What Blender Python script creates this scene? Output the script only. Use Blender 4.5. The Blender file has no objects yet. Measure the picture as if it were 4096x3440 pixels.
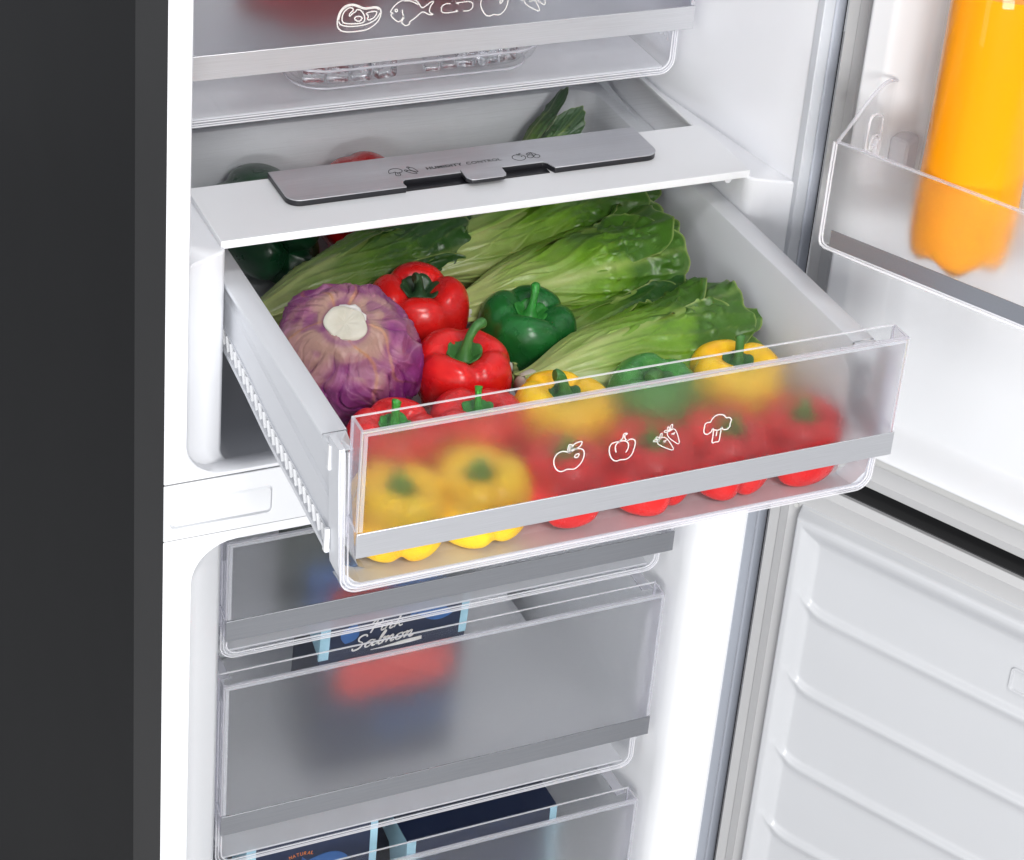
import bpy, bmesh, math, random
from mathutils import Vector, Matrix, noise, Euler

S = bpy.context.scene
COL = S.collection
PI = math.pi
R = math.radians

# ------------------------------------------------------------------ camera
cd = bpy.data.cameras.new('camera')
cam = bpy.data.objects.new('camera', cd); COL.objects.link(cam)
cam.location = (-0.47381, -1.56945, 1.13149)
cam.rotation_mode = 'XYZ'
cam.rotation_euler = (1.07493, -0.0863, -0.43155)
cd.sensor_width = 36.0
cd.lens = 9510.87 * 36.0 / 4096.0
cd.shift_x = (2048.0 - 2224.19) / 4096.0
cd.shift_y = (963.71 - 1720.0) / 4096.0
cd.clip_start = 0.05; cd.clip_end = 60
S.camera = cam

# ------------------------------------------------------------------ light
w = bpy.data.worlds.new('World'); S.world = w; w.use_nodes = True
bg = w.node_tree.nodes['Background']
bg.inputs[0].default_value = (0.82, 0.84, 0.89, 1); bg.inputs[1].default_value = 0.60

def area(name, loc, target, sx, sy, energy, color):
    l = bpy.data.lights.new(name, 'AREA'); l.shape = 'RECTANGLE'
    l.size = sx; l.size_y = sy; l.energy = energy; l.color = color
    o = bpy.data.objects.new(name, l); COL.objects.link(o)
    o.location = loc
    o.rotation_euler = (Vector(target) - Vector(loc)).to_track_quat('-Z', 'Y').to_euler()
    return o
area('top_softbox', (0.12, -2.35, 1.75), (0.28, 0.0, 0.05), 0.6, 0.5, 36, (1.0, 0.985, 0.96))
area('front_softbox', (-0.70, -2.55, 0.28), (0.30, 0.0, -0.02), 0.7, 0.6, 72, (1.0, 0.995, 0.985))
area('overhead_softbox', (0.15, -1.35, 2.45), (0.30, -0.08, 0.10), 0.4, 0.35, 20, (1.0, 0.99, 0.97))
area('left_softbox', (-2.1, -1.35, 0.2), (0.45, 0.05, -0.1), 0.8, 1.4, 14, (1.0, 1.0, 1.0))

S.view_settings.view_transform = 'Standard'
S.view_settings.look = 'None'
S.view_settings.exposure = -0.30
S.view_settings.gamma = 1.0
S.render.engine = 'CYCLES'
S.cycles.max_bounces = 14
S.cycles.diffuse_bounces = 5
S.cycles.glossy_bounces = 5
S.cycles.transmission_bounces = 12
S.cycles.transparent_max_bounces = 40
S.cycles.sample_clamp_indirect = 12.0
S.cycles.use_denoising = True
try:
    S.cycles.denoiser = 'OPENIMAGEDENOISE'
except Exception:
    pass

# ------------------------------------------------------------------ materials
MATS = {}
def nmat(name):
    m = bpy.data.materials.new(name); m.use_nodes = True
    nt = m.node_tree
    for n in list(nt.nodes):
        nt.nodes.remove(n)
    out = nt.nodes.new('ShaderNodeOutputMaterial')
    MATS[name] = m
    return m, nt, out

def ramp(nt, stops):
    r = nt.nodes.new('ShaderNodeValToRGB')
    els = r.color_ramp.elements
    while len(els) < len(stops):
        els.new(0.5)
    for e, (p, c) in zip(els, stops):
        e.position = p; e.color = (c[0], c[1], c[2], 1)
    return r

def noise_tex(nt, scale, detail=4, rough=0.5, stretch=None, coord='Object'):
    tc = nt.nodes.new('ShaderNodeTexCoord'); mp = nt.nodes.new('ShaderNodeMapping')
    if stretch: mp.inputs['Scale'].default_value = stretch
    nt.links.new(tc.outputs[coord], mp.inputs[0])
    n = nt.nodes.new('ShaderNodeTexNoise'); n.inputs['Scale'].default_value = scale
    n.inputs['Detail'].default_value = detail; n.inputs['Roughness'].default_value = rough
    nt.links.new(mp.outputs[0], n.inputs['Vector'])
    return n

def plastic(name, col, rough=0.3, var=0.03, bump=0.03, bscale=900, spec=0.5, sss=0.0, coat=0.0):
    m, nt, out = nmat(name)
    b = nt.nodes.new('ShaderNodeBsdfPrincipled')
    n = noise_tex(nt, 9, 3)
    r = ramp(nt, [(0.3, [c * (1 - var) for c in col]), (0.7, [min(1, c * (1 + var)) for c in col])])
    nt.links.new(n.outputs[0], r.inputs[0]); nt.links.new(r.outputs[0], b.inputs['Base Color'])
    b.inputs['Roughness'].default_value = rough
    b.inputs['Specular IOR Level'].default_value = spec
    b.inputs['Coat Weight'].default_value = coat
    b.inputs['Coat Roughness'].default_value = 0.08
    if sss:
        b.inputs['Subsurface Weight'].default_value = sss
        b.inputs['Subsurface Scale'].default_value = 0.005
        b.inputs['Subsurface Radius'].default_value = (1, .5, .3)
    if bump:
        n2 = noise_tex(nt, bscale, 2)
        bp = nt.nodes.new('ShaderNodeBump'); bp.inputs['Strength'].default_value = bump
        bp.inputs['Distance'].default_value = 0.0005
        nt.links.new(n2.outputs[0], bp.inputs['Height']); nt.links.new(bp.outputs[0], b.inputs['Normal'])
    nt.links.new(b.outputs[0], out.inputs[0])
    return m

WHITE = plastic('white_plastic', (0.74, 0.75, 0.77), 0.33, 0.015, 0.04, 700)
LINER = plastic('liner_plastic', (0.74, 0.75, 0.78), 0.30, 0.015, 0.05, 500)
LINER2 = plastic('freezer_liner_plastic', (0.80, 0.81, 0.83), 0.28, 0.015, 0.05, 500)
TUBW = plastic('tub_white', (0.66, 0.675, 0.71), 0.38, 0.02, 0.05, 800)
FLANGESH3 = plastic('flange_light_shade_grey', (0.60, 0.62, 0.66), 0.38, 0.03, 0.3, 260)  # flange greys carry the shade beside the open door
FLANGESH2 = plastic('freezer_flange_shade_grey', (0.36, 0.385, 0.44), 0.38, 0.03, 0.5, 260)
FLANGESH = plastic('flange_shade_grey', (0.54, 0.57, 0.64), 0.38, 0.03, 0.5, 260)
DARK = plastic('dark_steel', (0.0145, 0.0148, 0.0155), 0.45, 0.05, 0.1, 500, spec=0.05)
DARKD = plastic('dark_door_skin', (0.050, 0.050, 0.052), 0.4, 0.05, 0.1, 500, spec=0.3)
DARKLIT = plastic('dark_steel_lit', (0.029, 0.029, 0.029), 0.42, 0.05, 0.1, 500, spec=0.25)  # side steel again, made lighter for the reflection on the front band
BLACK = plastic('black_plastic', (0.012, 0.012, 0.015), 0.3, 0.05, 0.02, 500)
SIDEC = plastic('hinge_cover_grey', (0.78, 0.78, 0.78), 0.5, 0.03, 0.06, 300)
GASKET = plastic('gasket_grey', (0.44, 0.44, 0.445), 0.5, 0.01, 0.0)
GASKET2 = plastic('gasket_grey_light', (0.52, 0.52, 0.51), 0.5, 0.01, 0.0)
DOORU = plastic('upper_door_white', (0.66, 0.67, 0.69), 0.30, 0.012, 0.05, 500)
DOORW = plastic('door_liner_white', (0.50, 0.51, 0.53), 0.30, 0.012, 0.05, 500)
NAVY = plastic('box_navy', (0.010, 0.018, 0.050), 0.35, 0.08, 0.02, 300)
PALEBLUE = plastic('box_pale_blue', (0.33, 0.55, 0.66), 0.4, 0.03, 0.02, 300)
MIDBLUE = plastic('box_mid_blue', (0.035, 0.11, 0.30), 0.4, 0.15, 0.02, 200)
REDP = plastic('box_red', (0.62, 0.04, 0.025), 0.4, 0.05, 0.02, 300)
ORANGEP = plastic('print_orange', (0.75, 0.22, 0.03), 0.5, 0.03, 0.0)
PRINTW = plastic('print_white', (0.66, 0.64, 0.615), 0.5, 0.02, 0.0)
PRINTG = plastic('print_dark_grey', (0.010, 0.010, 0.012), 0.45, 0.02, 0.0)
FLOORM = plastic('studio_floor', (0.5, 0.5, 0.51), 0.6, 0.02, 0.05, 60)

def brushed(name, col, rough=0.33):
    m, nt, out = nmat(name)
    b = nt.nodes.new('ShaderNodeBsdfPrincipled')
    n = noise_tex(nt, 60, 5, 0.6, (0.35, 60, 60))
    r = ramp(nt, [(0.3, [c * 0.88 for c in col]), (0.7, [min(1, c * 1.07) for c in col])])
    nt.links.new(n.outputs[0], r.inputs[0]); nt.links.new(r.outputs[0], b.inputs['Base Color'])
    b.inputs['Metallic'].default_value = 0.75
    b.inputs['Roughness'].default_value = rough
    b.inputs['Anisotropic'].default_value = 0.5
    bp = nt.nodes.new('ShaderNodeBump'); bp.inputs['Strength'].default_value = 0.12
    bp.inputs['Distance'].default_value = 0.0004
    nt.links.new(n.outputs[0], bp.inputs['Height']); nt.links.new(bp.outputs[0], b.inputs['Normal'])
    nt.links.new(b.outputs[0], out.inputs[0])
    return m
ALU = brushed('brushed_aluminium', (0.64, 0.65, 0.68), 0.40)
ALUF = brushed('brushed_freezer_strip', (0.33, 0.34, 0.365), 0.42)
ALUD = brushed('brushed_panel', (0.56, 0.565, 0.59), 0.36)

def clear(name, tint=(0.987, 0.988, 0.99), refl=1.0, streak=0.0, ior=1.45):
    m, nt, out = nmat(name)
    t = nt.nodes.new('ShaderNodeBsdfTransparent'); t.inputs[0].default_value = (*tint, 1)
    g = nt.nodes.new('ShaderNodeBsdfGlossy'); g.inputs['Roughness'].default_value = 0.04
    f = nt.nodes.new('ShaderNodeLayerWeight'); f.inputs['Blend'].default_value = 0.5
    pw = nt.nodes.new('ShaderNodeMath'); pw.operation = 'POWER'; pw.inputs[1].default_value = 4.5
    nt.links.new(f.outputs['Facing'], pw.inputs[0])
    mu = nt.nodes.new('ShaderNodeMath'); mu.operation = 'MULTIPLY_ADD'; mu.inputs[1].default_value = 0.55 * refl; mu.inputs[2].default_value = 0.020 * refl
    nt.links.new(pw.outputs[0], mu.inputs[0])
    mx = nt.nodes.new('ShaderNodeMixShader')
    nt.links.new(mu.outputs[0], mx.inputs[0]); nt.links.new(t.outputs[0], mx.inputs[1]); nt.links.new(g.outputs[0], mx.inputs[2])
    last = mx
    if streak:
        n = noise_tex(nt, 45, 5, 0.65, (0.5, 14, 14))
        r = ramp(nt, [(0.52, (0, 0, 0)), (0.80, (streak,) * 3)])
        nt.links.new(n.outputs[0], r.inputs[0])
        d = nt.nodes.new('ShaderNodeBsdfDiffuse'); d.inputs[0].default_value = (0.8, 0.8, 0.82, 1)
        m2 = nt.nodes.new('ShaderNodeMixShader')
        nt.links.new(r.outputs[0], m2.inputs[0]); nt.links.new(mx.outputs[0], m2.inputs[1]); nt.links.new(d.outputs[0], m2.inputs[2])
        last = m2
    nt.links.new(last.outputs[0], out.inputs[0])
    return m
CLEAR = clear('clear_plastic')
GLASS = clear('shelf_glass', (0.985, 0.988, 0.99), 1.0, 0.10)
GLASSB = clear('back_plate_plastic', (0.985, 0.987, 0.99), 1.0, 0.05)

def milky(name, tr, col=(0.85, 0.86, 0.89), rough=0.15, tint=(0.95, 0.95, 0.97)):
    m, nt, out = nmat(name)
    t = nt.nodes.new('ShaderNodeBsdfTransparent'); t.inputs[0].default_value = (*tint, 1)
    b = nt.nodes.new('ShaderNodeBsdfPrincipled'); b.inputs['Base Color'].default_value = (*col, 1)
    b.inputs['Roughness'].default_value = rough
    n = noise_tex(nt, 40, 3, 0.5, (1, 1, 1))
    r = ramp(nt, [(0.3, (max(0, 1 - tr - .02),) * 3), (0.7, (min(1, 1 - tr + .02),) * 3)])
    nt.links.new(n.outputs[0], r.inputs[0])
    mx = nt.nodes.new('ShaderNodeMixShader')
    nt.links.new(r.outputs[0], mx.inputs[0]); nt.links.new(t.outputs[0], mx.inputs[1]); nt.links.new(b.outputs[0], mx.inputs[2])
    nt.links.new(mx.outputs[0], out.inputs[0])
    return m
EDGE = milky('plastic_edge', 0.66, (.74, .74, .78))  # whitish edges: highlights of clear plastic put into the colour
EDGEW = milky('plastic_edge_bright', 0.60, (0.92, 0.92, 0.94), 0.08)
EDGEC = milky('plastic_edge_faint', 0.80)
CAPM = milky('end_cap_plastic', 0.80, (0.75, 0.74, 0.80), 0.05)

def frosted(name, rough=0.26, col=(0.90, 0.905, 0.92), haze=0.16):
    m, nt, out = nmat(name)
    b = nt.nodes.new('ShaderNodeBsdfPrincipled')
    b.inputs['Base Color'].default_value = (*col, 1)
    b.inputs['Transmission Weight'].default_value = 1.0
    b.inputs['IOR'].default_value = 1.22
    n = noise_tex(nt, 12, 2)
    r = ramp(nt, [(0.2, (rough * 0.93,) * 3), (0.8, (rough * 1.07,) * 3)])
    nt.links.new(n.outputs[0], r.inputs[0]); nt.links.new(r.outputs[0], b.inputs['Roughness'])
    d = nt.nodes.new('ShaderNodeBsdfDiffuse'); d.inputs[0].default_value = (0.75, 0.76, 0.80, 1)
    tl = nt.nodes.new('ShaderNodeBsdfTranslucent'); tl.inputs[0].default_value = (0.8, 0.8, 0.84, 1)
    ad = nt.nodes.new('ShaderNodeMixShader'); ad.inputs[0].default_value = 0.6
    nt.links.new(d.outputs[0], ad.inputs[1]); nt.links.new(tl.outputs[0], ad.inputs[2])
    mx = nt.nodes.new('ShaderNodeMixShader'); mx.inputs[0].default_value = haze
    nt.links.new(b.outputs[0], mx.inputs[1]); nt.links.new(ad.outputs[0], mx.inputs[2])
    nt.links.new(mx.outputs[0], out.inputs[0])
    return m
FROST = frosted('frosted_plastic', 0.35, (1, 1, 1), haze=0.006)
FROST2 = frosted('frosted_plastic_freezer', 0.54, (1, 1, 1), haze=0.004)
FROST3 = frosted('frosted_plastic_chill', 0.48, (.86, .86, .885), haze=0.0)
FROSTD = frosted('frosted_plastic_door', 0.40, (1, 1, 1), haze=0.02)

def realglass(name, col=(0.97, 0.98, 1.0), rough=0.02, ior=1.31):
    m, nt, out = nmat(name)
    b = nt.nodes.new('ShaderNodeBsdfPrincipled')
    b.inputs['Base Color'].default_value = (*col, 1)
    b.inputs['Transmission Weight'].default_value = 1.0
    b.inputs['IOR'].default_value = ior
    b.inputs['Roughness'].default_value = rough
    n = noise_tex(nt, 260, 3)
    bp = nt.nodes.new('ShaderNodeBump'); bp.inputs['Strength'].default_value = 0.35; bp.inputs['Distance'].default_value = 0.002
    nt.links.new(n.outputs[0], bp.inputs['Height']); nt.links.new(bp.outputs[0], b.inputs['Normal'])
    nt.links.new(b.outputs[0], out.inputs[0])
    return m
ICE = realglass('ice')

def skin(name, c1, c2, rough=0.22, speck=None, sss=0.05):
    m, nt, out = nmat(name)
    b = nt.nodes.new('ShaderNodeBsdfPrincipled')
    n = noise_tex(nt, 26, 5, 0.55)
    r = ramp(nt, [(0.35, c1), (0.68, c2)])
    nt.links.new(n.outputs[0], r.inputs[0])
    last = r.outputs[0]
    if speck:
        n3 = noise_tex(nt, 210, 3, 0.7)
        r3 = ramp(nt, [(0.70, (0, 0, 0)), (0.78, (0.35, 0.35, 0.35))])
        nt.links.new(n3.outputs[0], r3.inputs[0])
        mx = nt.nodes.new('ShaderNodeMix'); mx.data_type = 'RGBA'
        nt.links.new(r3.outputs[0], mx.inputs[0]); nt.links.new(last, mx.inputs[6]); mx.inputs[7].default_value = (*speck, 1)
        last = mx.outputs[2]
    nt.links.new(last, b.inputs['Base Color'])
    b.inputs['Subsurface Weight'].default_value = sss
    b.inputs['Subsurface Scale'].default_value = 0.004
    n2 = noise_tex(nt, 60, 4)
    r2 = ramp(nt, [(0.3, (rough * 0.8,) * 3), (0.7, (rough * 1.35,) * 3)])
    nt.links.new(n2.outputs[0], r2.inputs[0]); nt.links.new(r2.outputs[0], b.inputs['Roughness'])
    bp = nt.nodes.new('ShaderNodeBump'); bp.inputs['Strength'].default_value = 0.25; bp.inputs['Distance'].default_value = 0.001
    n4 = noise_tex(nt, 130, 3)
    nt.links.new(n4.outputs[0], bp.inputs['Height']); nt.links.new(bp.outputs[0], b.inputs['Normal'])
    nt.links.new(b.outputs[0], out.inputs[0])
    return m
SK_RED = skin('red_pepper_skin', (0.56, 0.006, 0.008), (0.74, 0.013, 0.011), 0.25, (0.75, 0.10, 0.03))
SK_YEL = skin('yellow_pepper_skin', (0.92, 0.48, 0.008), (0.98, 0.68, 0.014), 0.27)
SK_GRN = skin('green_pepper_skin', (0.006, 0.085, 0.016), (0.014, 0.17, 0.030), 0.25)
SK_GRN2 = skin('light_green_pepper_skin', (0.03, 0.19, 0.03), (0.09, 0.32, 0.06), 0.25)
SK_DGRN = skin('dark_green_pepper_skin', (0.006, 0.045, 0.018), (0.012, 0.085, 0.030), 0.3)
STEM = skin('stem_green', (0.025, 0.12, 0.022), (0.065, 0.21, 0.042), 0.42)
STEMB = skin('bright_stem_green', (0.02, 0.20, 0.025), (0.05, 0.32, 0.05), 0.35)
STEMD = skin('dark_stem_green', (0.012, 0.045, 0.016), (0.03, 0.085, 0.03), 0.45)
MEAT = skin('meat_red', (0.16, 0.008, 0.012), (0.34, 0.022, 0.028), 0.4, (0.7, 0.45, 0.4))

def leafmat(name, base, mid, tip, rough=0.36):
    m, nt, out = nmat(name)
    b = nt.nodes.new('ShaderNodeBsdfPrincipled')
    uv = nt.nodes.new('ShaderNodeUVMap'); sp = nt.nodes.new('ShaderNodeSeparateXYZ')
    nt.links.new(uv.outputs[0], sp.inputs[0])
    n = noise_tex(nt, 38, 5, 0.6)
    ma = nt.nodes.new('ShaderNodeMath'); ma.operation = 'MULTIPLY_ADD'
    nt.links.new(n.outputs[0], ma.inputs[0]); ma.inputs[1].default_value = 0.55
    nt.links.new(sp.outputs[0], ma.inputs[2])
    r = ramp(nt, [(0.30, base), (0.52, [(a + c) / 2 for a, c in zip(base, mid)]), (0.82, mid), (1.0, tip)])
    sb = nt.nodes.new('ShaderNodeMath'); sb.operation = 'SUBTRACT'; sb.inputs[1].default_value = 0.08
    nt.links.new(ma.outputs[0], sb.inputs[0]); nt.links.new(sb.outputs[0], r.inputs[0])
    at = nt.nodes.new('ShaderNodeAttribute'); at.attribute_name = 'vein'
    mx = nt.nodes.new('ShaderNodeMix'); mx.data_type = 'RGBA'
    nt.links.new(at.outputs['Fac'], mx.inputs[0]); nt.links.new(r.outputs[0], mx.inputs[6])
    mx.inputs[7].default_value = (0.36, 0.44, 0.14, 1)
    nt.links.new(mx.outputs[2], b.inputs['Base Color'])
    b.inputs['Roughness'].default_value = rough
    b.inputs['Subsurface Weight'].default_value = 0.08
    b.inputs['Subsurface Scale'].default_value = 0.004
    n2 = noise_tex(nt, 150, 4, 0.6)
    bp = nt.nodes.new('ShaderNodeBump'); bp.inputs['Strength'].default_value = 0.4; bp.inputs['Distance'].default_value = 0.0012
    nt.links.new(n2.outputs[0], bp.inputs['Height']); nt.links.new(bp.outputs[0], b.inputs['Normal'])
    nt.links.new(b.outputs[0], out.inputs[0])
    return m
LEAF = leafmat('lettuce_leaf', (0.42, 0.48, 0.18), (0.135, 0.285, 0.016), (0.050, 0.140, 0.012), 0.32)
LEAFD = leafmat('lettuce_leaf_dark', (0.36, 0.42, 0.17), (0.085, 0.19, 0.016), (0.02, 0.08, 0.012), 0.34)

def colattr(name, attr, rough, bump=0.4, bscale=180):
    m, nt, out = nmat(name)
    b = nt.nodes.new('ShaderNodeBsdfPrincipled')
    at = nt.nodes.new('ShaderNodeAttribute'); at.attribute_name = attr
    n = noise_tex(nt, 120, 5, 0.65)
    hs = nt.nodes.new('ShaderNodeHueSaturation')
    mp = nt.nodes.new('ShaderNodeMapRange'); mp.inputs[3].default_value = 0.82; mp.inputs[4].default_value = 1.18
    nt.links.new(n.outputs[0], mp.inputs[0]); nt.links.new(mp.outputs[0], hs.inputs['Value'])
    nt.links.new(at.outputs['Color'], hs.inputs['Color']); nt.links.new(hs.outputs[0], b.inputs['Base Color'])
    b.inputs['Roughness'].default_value = rough
    n2 = noise_tex(nt, bscale, 5, 0.6)
    bp = nt.nodes.new('ShaderNodeBump'); bp.inputs['Strength'].default_value = bump; bp.inputs['Distance'].default_value = 0.001
    nt.links.new(n2.outputs[0], bp.inputs['Height']); nt.links.new(bp.outputs[0], b.inputs['Normal'])
    nt.links.new(b.outputs[0], out.inputs[0])
    return m
CABB = colattr('cabbage_skin', 'tone', 0.40, 0.8, 150)
CUT = skin('cut_stem', (0.50, 0.47, 0.38), (0.66, 0.64, 0.57), 0.6, (0.45, 0.34, 0.15))

def juice(name):
    m, nt, out = nmat(name)
    b = nt.nodes.new('ShaderNodeBsdfPrincipled')
    n = noise_tex(nt, 5, 3, 0.5, (1, 1, 0.3))
    r = ramp(nt, [(0.3, (0.86, 0.29, 0.002)), (0.7, (0.92, 0.37, 0.003))])
    nt.links.new(n.outputs[0], r.inputs[0]); nt.links.new(r.outputs[0], b.inputs['Base Color'])
    b.inputs['Roughness'].default_value = 0.2
    b.inputs['Specular IOR Level'].default_value = 0.2
    b.inputs['Subsurface Weight'].default_value = 0.1
    b.inputs['Subsurface Scale'].default_value = 0.02
    nt.links.new(b.outputs[0], out.inputs[0])
    return m
JUICE = juice('orange_juice')
BOTTLE = clear('bottle_plastic', (0.99, 0.98, 0.96), 0.6)

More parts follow.
